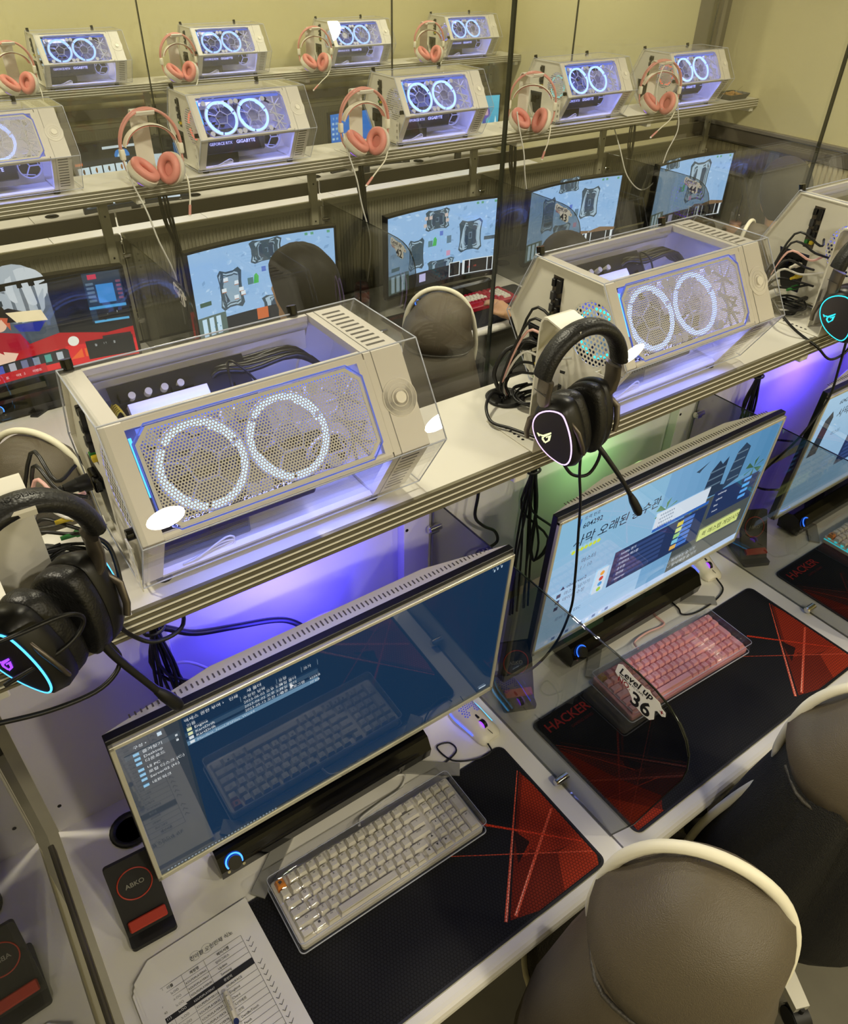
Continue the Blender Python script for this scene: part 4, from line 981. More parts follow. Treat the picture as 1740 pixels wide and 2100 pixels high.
def scr_map(seed, kind):
    def f(s):
        r = random.Random(seed); s.rect(0, 0, 1, 1, '#93b9e4')
        for i in range(150):
            u, v = r.random(), r.random(); q = r.uniform(.008, .03); c = r.choice(['#a6c8ee', '#84aad6', '#9ec2ea', '#7ea4cf', '#b2d0f0'])
            a = r.uniform(0, PI); s.poly([(min(max(u+q*math.cos(a+k*PI/2)*(.5 if k % 2 else 1), .001), .999), min(max(v+q*1.3*math.sin(a+k*PI/2)*(.5 if k % 2 else 1), .12), .999)) for k in range(4)], c)
        if kind == 0:
            bunker(s, .53, .86, .20, .13); bunker(s, .26, .50, .15, .23); bunker(s, .60, .20, .24, .12, 0)
            for (u, v) in ((.23, .62), (.30, .56), (.21, .50), (.33, .47), (.34, .42), (.29, .39)): s.rect(u-.016, v-.026, u+.016, v+.026, '#d9e4ee'); s.rect(u-.016, v-.026, u+.016, v-.018, '#b06a3a')
        if kind == 1:
            bunker(s, .46, .84, .19, .13); bunker(s, .27, .44, .13, .20); bunker(s, .76, .55, .18, .21); bunker(s, .50, .20, .22, .10)
            for (u, v) in ((.36, .88), (.40, .88), (.35, .79), (.54, .88), (.55, .81)): s.rect(u-.014, v-.022, u+.014, v+.022, '#c9b9b4')
        if kind == 2: bunker(s, .70, .66, .17, .22); bunker(s, .24, .60, .13, .24); bunker(s, .45, .97, .2, .10); bunker(s, .42, .28, .18, .14)
        if kind == 3: bunker(s, .62, .62, .24, .32); bunker(s, .2, .98, .2, .08)
        s.poly([(.42, .50), (.43, .60), (.445, .62), (.46, .58), (.455, .50)], '#4fb058'); s.rect(.55, .50, .59, .60, '#5d7a90'); s.rect(.485, .62, .515, .68, '#5c78c8'); s.rect(.38, .50, .42, .58, '#5f8088'); s.rect(.55, .33, .585, .40, '#c995b4')
        for (u, v) in ((.40, .40), (.42, .36), (.60, .44), (.64, .42)): s.text('...... ....', u, v, .03, '#6a7ab8')
        if kind < 2 : s.rect(.03, .38 if kind == 0 else .30, .11, .43 if kind == 0 else .35, '#39594e'); s.rect(.88, .46, .98, .51, '#4d5c68'); s.text('서플라이', .89, .47, .035, '#dfe8ee')
        s.rect(0, 0, 1, .19, '#20242c'); s.rect(.0, .0, .20, .26, '#566a66'); s.rect(.015, .02, .165, .235, '#c0dcf2')
        for i in range(6): s.circ(.05+.02*i, .12+.03*math.sin(i*2), .008, '#4a86a8')
        if kind == 0: s.rect(.42, .05, .50, .19, '#c9693c'); s.rect(.425, .06, .495, .185, '#e9eef2'); s.text('마린 (8/8)', .60, .10, .045, '#e09a3a')
        else:
            for u0, u1 in ((.58, .68), (.70, .985)): s.rect(u0, .02, u1, .22, '#dce4ea'); s.rect(u0+.006, .03, u1-.006, .21, '#16191f')
            s.text({1: '이 경보', 2: '통 S', 3: '통 S'}[kind], .72, .15, .05, '#e04a3a' if kind == 1 else '#dfe6ec'); s.rect(.30, .05, .36, .16, '#b8b4e0')
            if kind == 1: s.text('서플라이 부족', .72, .10, .035, '#d04438')
        if kind >= 2: s.poly([(.60, .20), (.65, .25), (.75, .23), (.85, .27), (1, .24), (1, .20)], '#7d6248')
        for u in (.80, .84, .95): s.rect(u, .955, u+.02, .985, '#5fa080')
    return f
def scr_hall(s):
    s.rect(0, 0, 1, 1, '#14171d'); s.grad(0, .30, .60, .95, '#39424d', '#6c7680', 6); s.circ(.44, .90, .30, '#a9b2ba'); s.circ(.50, .95, .20, '#c3cad0'); s.rect(0, .955, 1, 1, '#0c0d10')
    s.poly([(0, 0), (1, 0), (1, .36), (.85, .33), (.6, .42), (.4, .36), (.2, .42), (0, .40)], '#b01420'); s.poly([(.0, .0), (1, 0), (1, .22), (.6, .26), (.3, .2), (0, .3)], '#d8202a'); s.poly([(.62, .1), (.85, .1), (.85, .2), (.72, .24)], '#e8602a')
    s.poly([(.62, .70), (.66, .84), (.60, .90), (.70, .86), (.78, .92), (.74, .80), (.80, .70), (.72, .66)], '#0c0d10')
    # a generic witch-hat party poster: hat, pumpkin, cape
    s.poly([(.14, .60), (.22, .74), (.38, .78), (.47, .70), (.40, .62), (.30, .66)], '#1d1a1c'); s.poly([(.24, .74), (.27, .86), (.34, .88), (.36, .77)], '#26211f'); s.circ(.31, .63, .07, '#e3b99e'); s.poly([(.25, .66), (.30, .72), (.37, .68), (.36, .55), (.33, .68)], '#c25a40')
    s.circ(.13, .50, .11, '#e07d20'); s.poly([(.09, .52), (.11, .55), (.13, .52)], '#f6d45a'); s.poly([(.14, .52), (.16, .55), (.18, .52)], '#f6d45a'); s.poly([(.08, .46), (.18, .46), (.13, .43)], '#f6d45a')
    s.poly([(.28, .57), (.40, .50), (.44, .34), (.30, .30), (.24, .40)], '#a3182c'); s.poly([(.20, .42), (.36, .30), (.30, .16), (.22, .26)], '#e8c3ac'); s.poly([(.36, .74), (.54, .70), (.56, .58), (.40, .62)], '#ecd9ac'); s.poly([(.38, .6), (.55, .58), (.50, .48), (.40, .52)], '#2c3590')
    s.circ(.66, .30, .055, '#e6e3d8'); s.rect(.02, .80, .19, .86, '#2f4a5e'); s.text('프라시아 전기', .03, .815, .04, '#e8edf0'); s.rect(.21, .81, .36, .865, '#2f3a42'); s.text('프리스타일', .22, .82, .04, '#e8edf0')
    s.rect(.79, .46, .99, .99, '#24364a'); s.rect(.80, .92, .87, .97, '#c23050'); s.rect(.85, .66, .95, .86, '#3f86c8'); s.poly([(.87, .76), (.93, .78), (.94, .72), (.88, .70)], '#d84838'); s.rect(.86, .66, .94, .70, '#2850b0'); s.rect(.79, .60, .99, .63, '#4a9ad0'); s.rect(.82, .47, .99, .59, '#1a1c22'); s.text('신규 오픈 이벤트', .83, .53, .04, '#dfe5ea'); s.rect(.80, .45, .99, .475, '#56a8d8')
    for i in range(5): s.rect(.80, .86-.045*i, .84, .885-.045*i, '#5c7286'); s.rect(.96, .86-.045*i, .985, .885-.045*i, '#7a4a5a')
    s.rect(.0, .10, .62, .22, '#22242c'); s.poly([(0, .22), (.60, .24), (.62, .22)], '#1a1a20')
    for i in range(9): s.rect(.03+i*.065, .13, .065+i*.065, .215, ['#8fa7c0', '#5a6a80', '#b7a890', '#4a58b0', '#a9a9b4', '#6a6f90', '#808a9a', '#4a9a90', '#b0b8c0'][i])
    s.rect(0, .03, .48, .13, '#b81a26')
    for i in range(5): s.text('이벤트', .04+i*.09, .06, .035, '#f6dfe0')
    s.rect(.72, .06, .985, .27, '#17191d'); s.rect(.82, .27, .98, .30, '#2a2026'); s.text('오늘 하루 열지 않기', .75, .20, .034, '#d8dce0'); s.text('▾', .85, .13, .05, '#e8eaec'); s.rect(0, 0, 1, .03, '#2c2f36')
def scr_menu(s):
    s.rect(0, 0, 1, 1, '#0f1216'); s.circ(.45, .74, .15, '#2f7fd0'); s.circ(.45, .72, .115, '#b9d8ee'); s.rect(0, .0, 1, .76, '#10141c'); s.rect(.28, .90, .58, .94, '#cfdbe6')
    s.rect(0, .68, .72, .76, '#232833'); s.rect(.0, .70, .08, .74, '#e06a2a'); s.rect(.72, .0, .92, .74, '#c9d8e6'); s.text('LIVE', .75, .64, .06, '#8a95a0')
    for j in range(4):
        for i in range(6):
            u, v = .02+i*.118, .53-j*.165; s.rect(u, v, u+.106, v+.135, '#d9e9f6'); s.circ(u+.053, v+.070, .042, ['#6b4a2c', '#8a5a28', '#5d4630', '#a06a34', '#7a5a3c', '#b86a3a'][(i+j) % 6]); s.circ(u+.053, v+.074, .026, ['#c9a25a', '#d8b060', '#b05a38', '#e0d0a0', '#d8e8e0', '#c87a40'][(i*2+j) % 6]); s.rect(u, v-.026, u+.106, v, '#29323c')
    s.rect(.93, .1, 1, .9, '#2a5a88')
def scr_desk(s):
    s.grad(0, 0, 1, 1, '#1d5fb8', '#2a7bd8', 6)
    for i in range(9): s.rect(.02, .90-i*.09, .05, .94-i*.09, '#a9cdee'); s.rect(.07, .90-i*.09, .10, .94-i*.09, '#8fb8dc')
    s.rect(0, 0, 1, .04, '#16304e')
def scr_art(s):
    s.grad(0, 0, 1, 1, '#1a8cc0', '#58c6e6', 8)
    for i in range(7): s.poly([(.6+.05*i, .0), (.66+.05*i, .9-.05*i), (.70+.05*i, .3)], ['#8fe0f2', '#2a6fd0', '#bfeef8', '#3a50c0', '#62d0ea', '#2fa8d8', '#d8f4fa'][i])
    s.circ(.82, .66, .12, '#6a4ac8'); s.circ(.84, .68, .07, '#e8c0d8'); s.rect(0, 0, 1, .04, '#10304a')
make_curved('black curved monitor with red game-menu screen at the left edge', (.345, 2.66, .705), scr_hall)
make_curved('black curved monitor showing a snowy game map behind the dark-haired person', (1.174, 2.66, .705), scr_map(3, 0))
make_curved('black curved monitor whose map shows a red text box, past the number 42 glass', (2.015, 2.655, .70), scr_map(4, 1))
make_curved('black curved monitor with snowy map, seen past the number 43 glass', (2.795, 2.66, .695), scr_map(5, 2))
make_curved('black curved monitor with snowy map near the right wall', (3.665, 2.66, .70), scr_map(6, 3))
make_curved('black monitor of the farthest row showing a food-order grid', (1.30, 2.66+D, .68), scr_menu)
make_curved('black monitor of the farthest row with plain blue desktop', (2.87, 2.66+D, .70), scr_desk)
make_curved('black monitor of the farthest row with cyan artwork', (3.65, 2.66+D, .71), scr_art)
# ---------------------------------------------------------------- desk things: pads, keyboards, mice, sound bars, chargers
def make_pad(label, loc):
    t = thing('mouse_pad', label, 'mouse pad', loc); W_, H_ = .762, .305
    G().prism(rrect(0, 0, W_, H_, .016), (0, 0, 0), X, Y, (0, 0, .0032)).obj('rubber_base', ['rubber'], t)
    g = G(); z = .0034; P = lambda pts, c: (g.flat(pts, (0, 0, z+len(g.f)*.00001), X, Y, 0, c))
    P(rrect(.004, .004, W_-.004, H_-.004, .014), '#1b1b1d')
    P([(.752, .235), (.755, .02), (.745, .006), (.60, .006), (.548, .022), (.66, .14)], '#6a1f0e'); P([(.752, .225), (.63, .10), (.70, .07), (.755, .055), (.755, .2)], '#8e2a13')
    P([(.57, .03), (.66, .10), (.70, .04), (.66, .006), (.60, .006)], '#6a1f0e'); P([(.70, .0655), (.755, .06), (.755, .02), (.745, .006), (.66, .006)], '#982f15'); P([(.625, .09), (.66, .145), (.67, .11)], '#2a1410')
    def ln(a, b, w0, w1, c): d = (Vector(b)-Vector(a)).normalized(); n = Vector((-d.y, d.x)); P([tuple(Vector(a)-n*w0), tuple(Vector(a)+n*w0), tuple(Vector(b)+n*w1), tuple(Vector(b)-n*w1)], c)
    ln((.750, .238), (.540, .024), .0008, .0030, '#d2553a'); ln((.750, .137), (.560, .022), .0022, .0030, '#d2553a'); ln((.606, .20), (.752, .055), .0026, .0010, '#c8391c'); ln((.53, .172), (.754, .030), .0006, .0014, '#c04a30')
    ln((.66, .145), (.541, .0245), .0002, .0010, '#e8a890'); ln((.65, .078), (.561, .0235), .0002, .0010, '#e8a890')
    P([(.006, .225), (.006, .006), (.075, .006), (.10, .03), (.06, .10)], '#5e1a0d'); P([(.006, .09), (.006, .006), (.08, .006)], '#8e2a13'); ln((.01, .225), (.10, .10), .0006, .0012, '#96382a'); ln((.01, .085), (.13, .06), .0005, .001, '#96382a')
    g.obj('printed_top', ['pad'], t)
    g = G(); g.text('HACKER', (.018, .263, .0040), X, Y, .032, 0, '#9a2418', off=.015, sp=.98).text('GAMING SERIES', (.068, .246, .0040), X, Y, .009, 0, '#6a1c14'); g.obj('lettering', ['print'], t, 'dark red lettering')
    return t
PAD = make_pad('black mouse pad with red shards under the white keyboard and paper', (-.056, .374, .73))
dup(PAD, (.792, .378, .73), None, 'black mouse pad with red shards under the pink keyboard')
dup(PAD, (1.652, .372, .73), None, 'black mouse pad under the teal-lit keyboard at the right edge')
for i, x in enumerate((.80, 1.665, 2.50, 3.36)): dup(PAD, (x, .374+D, .73), None, 'black mouse pad in the middle row %s' % ['before the dark-haired person', 'under the crimson keyboard', 'before the slouching person', 'under the hand of the hooded person'][i])

U = .01905
def keyrows():
    K = [(0, 0, 1, 1, 'esc')]
    for i in range(12): K.append((1.15+i+.22*(i//4), 0, 1, 1, 'F%d' % (i+1)))
    K.append((14.0, 0, 1, 1, 'PrtSc'))
    K += [(15.3+i, 0, 1, 1, n) for i, n in enumerate(['Del', 'Home', 'PgUp', 'PgDn'])]
    K += [(i, 1, 1, 1, n) for i, n in enumerate('` 1! 2@ 3# 4$ 5% 6^ 7& 8* 9( 0) -_ =+'.split())]+[(13, 1, 2, 1, '←')]
    K += [(0, 2, 1.5, 1, '⇆')]+[(1.5+i, 2, 1, 1, n) for i, n in enumerate(list('QWERTYUIOP')+['[{', ']}'])]+[(13.5, 2, 1.5, 1, '\\|')]
    K += [(0, 3, 1.75, 1, '◇')]+[(1.75+i, 3, 1, 1, n) for i, n in enumerate(list('ASDFGHJKL')+[';:', '\'"'])]+[(12.75, 3, 2.25, 1, 'ENTER')]
    K += [(0, 4, 2.25, 1, '◇')]+[(2.25+i, 4, 1, 1, n) for i, n in enumerate(list('ZXCVBNM')+[',<', '.>', '/?'])]+[(12.25, 4, 1.75, 1, '◇'), (14.15, 4, 1, 1, '▲')]
    K += [(0, 5, 1.25, 1, 'Ctrl'), (1.25, 5, 1.25, 1, '■'), (2.5, 5, 1.25, 1, 'Alt'), (3.75, 5, 6.25, 1, ''), (10, 5, 1, 1, 'Alt'), (11, 5, 1, 1, 'Fn'), (12, 5, 1, 1, 'Ctrl'), (13.15, 5, 1, 1, '◀'), (14.15, 5, 1, 1, '▼'), (15.15, 5, 1, 1, '▶')]
    for j, r in enumerate((['Num', '/', '*', '-'], ['7', '8', '9'], ['4', '5', '6'], ['1', '2', '3'])): K += [(15.3+i, 1+j, 1, 1, n) for i, n in enumerate(r)]
    K += [(18.3, 2, 1, 2, '+'), (18.3, 4, 1, 2, '↵'), (16.3, 5, 1, 1, '0'), (17.3, 5, 1, 1, '.')]
    return K
KW, KD = 19.3*U, 6*U
def make_keyboard(label, loc, rz):
    t = thing('keyboard', label, 'keyboard', loc, rz)
    tl = lambda y: .004+(y+KD/2)*.055       # case rises to the back
    g = G(); a, b = KW/2+.0055, KD/2+.0055
    pb = [(x, y) for x, y in rrect(-a, -b, a, b, .006, 3)]
    g.loft([[(x, y, 0) for x, y in pb], [(x, y, tl(y)+.006) for x, y in pb], [(x*.992, y*.98, tl(y)+.0075) for x, y in pb]], 0, sm=False); g.obj('case', ['keyw'], t)
    for (kx, r, w_, h_, n) in keyrows():
        cx, cy = -KW/2+(kx+w_/2)*U, KD/2-(r+h_/2)*U; hw, hh = w_*U/2-.0006, h_*U/2-.0006; tw, th = hw-.0027, hh-.0032; z0 = tl(cy)+.0075; z1 = z0+[.0105, .0105, .0095, .009, .009, .0095][min(r, 5)]
        g = G(); y0 = .0012
        vs = [(-hw, -hh, 0), (hw, -hh, 0), (hw, hh, 0), (-hw, hh, 0), (-tw, -th+y0, z1-z0), (tw, -th+y0, z1-z0), (tw, th+y0, z1-z0), (-tw, th+y0, z1-z0)]
        g.add(vs, [[4, 5, 6, 7], [0, 1, 5, 4], [1, 2, 6, 5], [2, 3, 7, 6], [3, 0, 4, 7]], 0)
        if n and n != 'esc': sz = .0058 if len(n) == 1 else (.0040 if len(n) < 4 else .0034); g.text(n, (0, th+y0-sz*.95, z1-z0+.0002), X, Y, sz, 1, align='CENTER', off=.012)
        if n == 'esc': g.prism([(-.002, -.003), (.003, -.001), (.002, .003), (-.003, .003)], (0, .001, z1-z0), X, Y, (0, 0, .0008), 1)
        k = g.obj('key', ['keyo' if n == 'esc' else 'keyw', 'ink'], t, 'orange escape key' if n == 'esc' else None); k.location = (cx, cy, z0)
    return t
def cover(label, loc, rz):
    t = thing('keyboard_cover', label, 'keyboard cover', loc, rz); a, b, h = KW/2+.0105, KD/2+.0105, .0335
    o, i_ = rrect(-a, -b, a, b, .008, 4), rrect(-a+.0013, -b+.0013, a-.0013, b-.0013, .007, 4)
    g = G(); n = len(o)
    vs = [(x, y, .001) for x, y in o]+[(x, y, h-.002) for x, y in o]+[(x*.992, y*.98, h) for x, y in o]
    g.add(vs, [[i, (i+1) % n, n+(i+1) % n, n+i] for i in range(n)]+[[n+i, n+(i+1) % n, 2*n+(i+1) % n, 2*n+i] for i in range(n)], 0)
    rows = []   # moulded top: a shallow step over every row of keys
    for i in range(85): y = -b*.98+2*b*.98*i/84; rows.append([(x, y, h+.0032*math.sin(2*PI*(y+.004)/U+.5*math.sin(x*19))*min(1, (a-abs(x))/.012)*min(1, max(0, b-abs(y))/.008)) for x in (-a*.992, -a*.9, -a*.7, -a*.45, -a*.2, 0, a*.2, a*.45, a*.7, a*.9, a*.992)])
    g.loft(rows, closed=False, caps=False)
    vs = [(x, y, .001) for x, y in i_]+[(x*.993, y*.982, h-.0014) for x, y in i_]
    g.add(vs, [[n+i, n+(i+1) % n, (i+1) % n, i] for i in range(n)]+[[n+i for i in range(n)][::-1]], 0); g.obj('clear_shell', ['acrylic'], t)
    g = G(); g.tube([(x, y, .0015) for x, y in o], .0012, 5, closed=True); g.tube([(x*.994, y*.985, h-.0008) for x, y in o], .0007, 5, closed=True); g.obj('rim', ['acr_edge'], t)
    return t
def recase(t, m, ink, esc=None):
    for c in t.children:
        for i, s_ in enumerate(c.material_slots):
            s_.link = 'OBJECT'; s_.material = M[ink] if i == 1 else M[(esc if esc and c.get('label') else m)]
        if c.get('label') and esc: c['label'] = 'gold escape key'
KB1 = make_keyboard('white mechanical keyboard with orange escape key on the nearest pad', (.368, .614, .7336), -.012)
kb2 = dup(KB1, (1.168, .618, .7336), -.045, 'pink mechanical keyboard with gold escape key, partly behind the number 36 glass'); recase(kb2, 'keyp', 'legw', 'keyg')
kb3 = dup(KB1, (2.072, .622, .7336), 0, 'white keyboard with teal light along its edge at the right edge')
g = G(); g.box((-KW/2-.0060, 0, .012), (.0012, KD+.004, .0030)); g.box((0, -KD/2-.0060, .010), (KW, .0012, .0025)); g.obj('edge_light', ['led_cyan'], kb3)
for i in range(6): g = G(); g.cyl((-KW/2-.0008, KD/2-.010-.019*i, .014), (-KW/2-.0008, KD/2-.010-.019*i, .0175), .0045, n=8); g.obj('glow_spot', ['led_cyan'], kb3)
cover('clear acrylic lid over the white keyboard nearest the viewer', (.368, .614, .7338), -.012); cover('clear acrylic lid over the pink keyboard', (1.168, .618, .7338), -.045)
# crimson keyboard of the middle row
t = thing('keyboard', 'crimson keyboard with white key blocks in the middle row', 'keyboard', (2.11, 2.545, .7336), .0)
G().box((0, 0, .011), (KW+.02, KD+.03, .022), 0, .003).obj('case', ['crimson'], t)
for (kx, r, w_, h_, n) in keyrows():
    wh = (r in (1, 2, 3) and 1 <= kx < 12 and n not in ('R', 'T', '5%', '6^', 'G')) or (kx >= 15.3 and r >= 1 and kx < 18)
    cx, cy = -KW/2+(kx+w_/2)*U, KD/2-(r+h_/2)*U; hw, hh = w_*U/2-.0007, h_*U/2-.0007
    g = G().add([(-hw, -hh, 0), (hw, -hh, 0), (hw, hh, 0), (-hw, hh, 0), (-hw+.003, -hh+.004, .009), (hw-.003, -hh+.004, .009), (hw-.003, hh-.002, .009), (-hw+.003, hh-.002, .009)], [[4, 5, 6, 7], [0, 1, 5, 4], [1, 2, 6, 5], [2, 3, 7, 6], [3, 0, 4, 7]])
    k = g.obj('key', ['keyw' if wh else 'crimson'], t); k.location = (cx, cy, .022)

def make_mouse(label, loc, rz):
    t = thing('mouse', label, 'mouse', loc, rz); g = G(); rings = []
    # local +Y is the front
    prof = [(-.062, .004, .010), (-.058, .018, .024), (-.045, .028, .034), (-.025, .0315, .039), (0, .030, .037), (.025, .0285, .030), (.045, .029, .023), (.057, .026, .017), (.062, .020, .011)]
    for (y, w_, h_) in prof: rings.append([(w_*math.copysign(abs(math.cos(a))**.75, math.cos(a)), y, .002+max(0, math.sin(a))**.8*h_*.96 if math.sin(a) > 0 else .002) for a in [2*PI*i/24 for i in range(24)]])
    g.loft(rings); g.obj('shell', ['keyw'], t)
    def top(x, y):
        for (y0, w0, h0), (y1, w1, h1) in zip(prof, prof[1:]):
            if y0 <= y <= y1: k = (y-y0)/(y1-y0); w_ = w0+(w1-w0)*k; h_ = h0+(h1-h0)*k; c = min(abs(x)/w_, .98)**(1/.75); return .002+(math.sqrt(1-c*c))**.8*h_*.96
        return .01
    g = G()
    for j in range(11):
        for i in range(-4, 5):
            x, y = i*.0054+(.0027 if j % 2 else 0), -.046+j*.0047
            if abs(x) > .021 or (y > -.012 and abs(x) < .007): continue
            z = top(x, y)+.0002; r = .0019; zx = (top(x+.001, y)-top(x-.001, y))/.002; zy = (top(x, y+.001)-top(x, y-.001))/.002
            g.add([(x+r*math.cos(q*PI/3), y+r*math.sin(q*PI/3), z+zx*r*math.cos(q*PI/3)+zy*r*math.sin(q*PI/3)) for q in range(6)], [list(range(6))])
    g.obj('hole_field', ['mouse_hole'], t, kind='stuff')
    G().cyl((-.004, .030, .026), (.004, .030, .026), .0105, n=18).obj('wheel', ['black'], t); G().box((0, .012, top(0, .012)), (.005, .012, .003), 0, .001).obj('dpi_button', ['black'], t)
    g = G(); g.cyl((-.0045, .030, .026), (-.0041, .030, .026), .0095, n=16).cyl((.0041, .030, .026), (.0045, .030, .026), .0095, n=16); g.obj('wheel_light', ['led_purple'], t)
    for s_ in (-1, 1): G().tube([(s_*.012, -.0585, .016), (s_*.027, -.045, .017), (s_*.0318, -.02, .016), (s_*.0305, .005, .014), (s_*.029, .03, .012)], .0014, 6, smooth=4).obj('side_light', ['led_lblue' if s_ < 0 else 'led_blue'], t)
    g = G(); g.box((0, .0005, top(0, .05)), (.0006, .0, .0)) if False else None
    G().box((0, .045, top(0, .045)-.0002), (.0009, .028, .0012)).obj('button_gap', ['dgrey'], t)
    return t
MS1 = make_mouse('white honeycomb mouse with rainbow edge light beside the nearest pad', (.692, .757, .73), PI+.12)
dup(MS1, (1.514, .812, .73), PI-.25, 'white honeycomb mouse behind the pink keyboard monitor corner')

def make_soundbar(label, loc, L=.45, far=False):
    t = thing('sound_bar', label, 'speaker', loc); prof = [(-.030, .008), (.032, .008), (.034, .030), (.030, .062), (-.004, .066), (-.020, .060), (-.034, .034)]
    G().prism(prof, (-L/2, 0, 0), Y, Z, (L, 0, 0)).obj('body', ['gloss'], t)
    g = G()
    for x in (-L/2+.05, L/2-.05): g.box((x, 0, .004), (.05, .05, .0085), 0, .002)
    g.obj('foot', ['rubber'], t)
    g = G(); n = Vector((0, -.80, .60)).normalized()
    G().prism([(-.030, .012), (-.019, .010), (-.006, .064), (-.020, .060)] and rect(-L/2+.058, .012, L/2-.062, .026), (0, -.0345, .022), X, (0, .47, .88), (0, -.0012, .0006)).obj('grille', ['mesh'], t)
    c = Vector((-L/2+.026, -.029, .045)); kn = G().cyl(c, c+n*.010, .0125, n=24).obj('knob', ['black'], t)
    a = Vector(X); b = n.cross(a); g = G(); g.tube([c+n*.0035+(a*math.cos(q)+b*math.sin(q))*.0145 for q in [PI*(-.15+1.3*i/20) for i in range(21)]], .0014, 6); g.obj('knob_light', ['led_kb'], kn)
    g = G()
    for dx in (-.013, .015): g.cyl(c+Vector((dx, -.003, -.018)), c+Vector((dx, -.0055, -.0165)), .0028, n=10)
    g.obj('jack', ['chrome'], t)
    g = G(); g.text('ABKO', (0.03, -.0285, .043), X, (0, .45, .89), .011, 0, align='CENTER'); g.obj('maker_lettering', ['grey'], t)
    return t
SB1 = make_soundbar('glossy black sound bar with blue-lit knob under the nearest monitor', (.342, .768, .73))
dup(SB1, (1.195, .775, .73), -.0, 'glossy black sound bar under the blue race-menu monitor')
dup(SB1, (2.06, .765, .73), 0, 'glossy black sound bar at the right edge')
SBN = ['under the red game-menu screen', 'behind the dark-haired person', 'above the crimson keyboard', 'under the screen past glass 43', 'nearest the right wall']
for i, x in enumerate((.34, 1.16, 2.04, 2.80, 3.66)): dup(SB1, (x, .675+D, .73), 0, 'black sound bar in the middle row, '+SBN[i])

def make_charger(label, loc, rz):
    t = thing('phone_charger', label, 'phone charger', loc, rz); a = 1.08
    u, v = Vector(X), Vector((0, math.cos(a), math.sin(a))); n = u.cross(v); n = -n if n.y > 0 else n; o = Vector((0, -.032, .018))
    G().prism(rrect(-.0375, -.058, .0375, .052, .006), (0, 0, 0), X, Y, (0, 0, .010)).obj('foot', ['blackm'], t)
    G().prism(rrect(-.0375, -.012, .0375, .125, .006), o-n*-.0, X, v, -n*.009).obj('upright_plate', ['blackm'], t)
    c = o+v*.078+n*.0006; g = G(); g.tube([c+u*(.0275*math.cos(q))+v*(.0275*math.sin(q)) for q in [2*PI*i/40 for i in range(40)]], .0013, 6, closed=True); g.obj('red_ring', ['redp'], t)
    g = G(); g.text('ABKO', c-v*.004+n*.0004, X, v, .0115, 0, align='CENTER', off=.01, res=4); g.obj('maker_lettering', ['grey'], t)
    G().box(o+v*.012+n*.008, (.062, .018, .0075), 0, .002, rot=Matrix.Rotation(a*.35, 4, 'X')).obj('phone_ledge', ['redp'], t)
    return t
CH = make_charger('black phone charger with red ring at the left desk corner', (-.012, .768, .73), -.05)
dup(CH, (.822, .775, .73), -.42, 'black phone charger behind the number 36 glass, beside the nearest monitor')
dup(CH, (1.667, .775, .73), -.45, 'black phone charger behind the second glass, beside the blue race-menu monitor')

# paper sheets with a name table, and a pen
t = thing('paper_stack', 'white printed name list lying over the pad corner', 'paper', (-.062, .40, .7338), .02)
for k in range(3):
    g = G(); dx = -.004*k
    g.add([(dx, 0, -k*.0004+.0012), (.204+dx*0, 0, .0012-k*.0004), (.204, .285-.003*k, .0012-k*.0004), (.03+dx, .285-.003*k, .0012-k*.0004), (dx, .262-.008*k, .0026-k*.0004)], [[0, 1, 2, 3, 4]]); g.obj('sheet', ['paper'], t)
g = G(); z = .0022
def bx(x0, y0, x1, y1, c='#2a2a2c'): g.flat(rect(x0, y0, x1, y1), (0, 0, z), X, Y, 0, c)
cols = [.022, .034, .066, .104, .170]; ytop = .232; rh = .0106
for i in range(24): bx(.022, ytop-i*rh-.0003, .170, ytop-i*rh+.0001)
for x in cols: bx(x-.0002, .006, x+.0002, ytop)
bx(.022, ytop-5*rh, .170, ytop-4*rh)
z = .0023
for x, s_ in zip((.023, .040, .078, .125), ('No.', '이름', '계정명', '레이서명')): g.text(s_, (x, ytop-rh+.003, z), X, Y, .0058, 0, '#2a2a2c', off=.01)
nos = '44 7 40 113 57 43 49 76 98 77 39 50 32 61 18 20 24 88 91 12'.split(); pid = '65 07 40 67 113 43 49 76 98 121 22 67 111 60 58 31 18 24 92 40'.split()
nk = ['양리그라스', 'Update', 'Samsung', '류빈의', 'DUALRACE', 'Dogland', 'Chard', '디카에르', '전혁', 'DentBuTouch', 'Peach', 'Prince', '비오', 'JungHyun', '바다의문', '온라인', 'UPBanter', 'Chan', 'Moon', 'Race']
for i in range(20):
    y = ytop-(i+2)*rh+.003; c = '#e8e8e8' if i == 3 else '#333336'
    g.text(nos[i], (.0235, y, z), X, Y, .0052, 0, c); g.text('노OO', (.042, y, z), X, Y, .0052, 0, c); g.text('KDLPDPLAYER'+pid[i], (.0675, y, z), X, Y, .0046, 0, c); g.text(nk[i], (.118, y, z), X, Y, .0052, 0, c)
    if i != 3: yy = ytop-(i+1.6)*rh; g.add([(.174, yy+.004, z), (.1746, yy+.0045, z), (.177, yy+.0012, z), (.183, yy+.006, z), (.1834, yy+.0055, z), (.177, yy, z)], [[0, 2, 1], [0, 5, 2], [2, 5, 3], [5, 4, 3]], 0, False, '#3c3c40')
g.text('진아형 오인민재 식노', (.086, ytop+.010, z), X, Y, .0085, 0, '#3c3c44', shear=.2)
for cx in (.096, .116): 
    for q in range(20): a0, a1 = 2*PI*q/20, 2*PI*(q+1)/20; g.add([(cx+.0085*math.cos(a0), ytop+.014+.0072*math.sin(a0), z), (cx+.0085*math.cos(a1), ytop+.014+.0072*math.sin(a1), z), (cx+.0088*math.cos(a1), ytop+.014+.0075*math.sin(a1), z), (cx+.0088*math.cos(a0), ytop+.014+.0075*math.sin(a0), z)], [[0, 1, 2, 3]], 0, False, '#3c3c44')
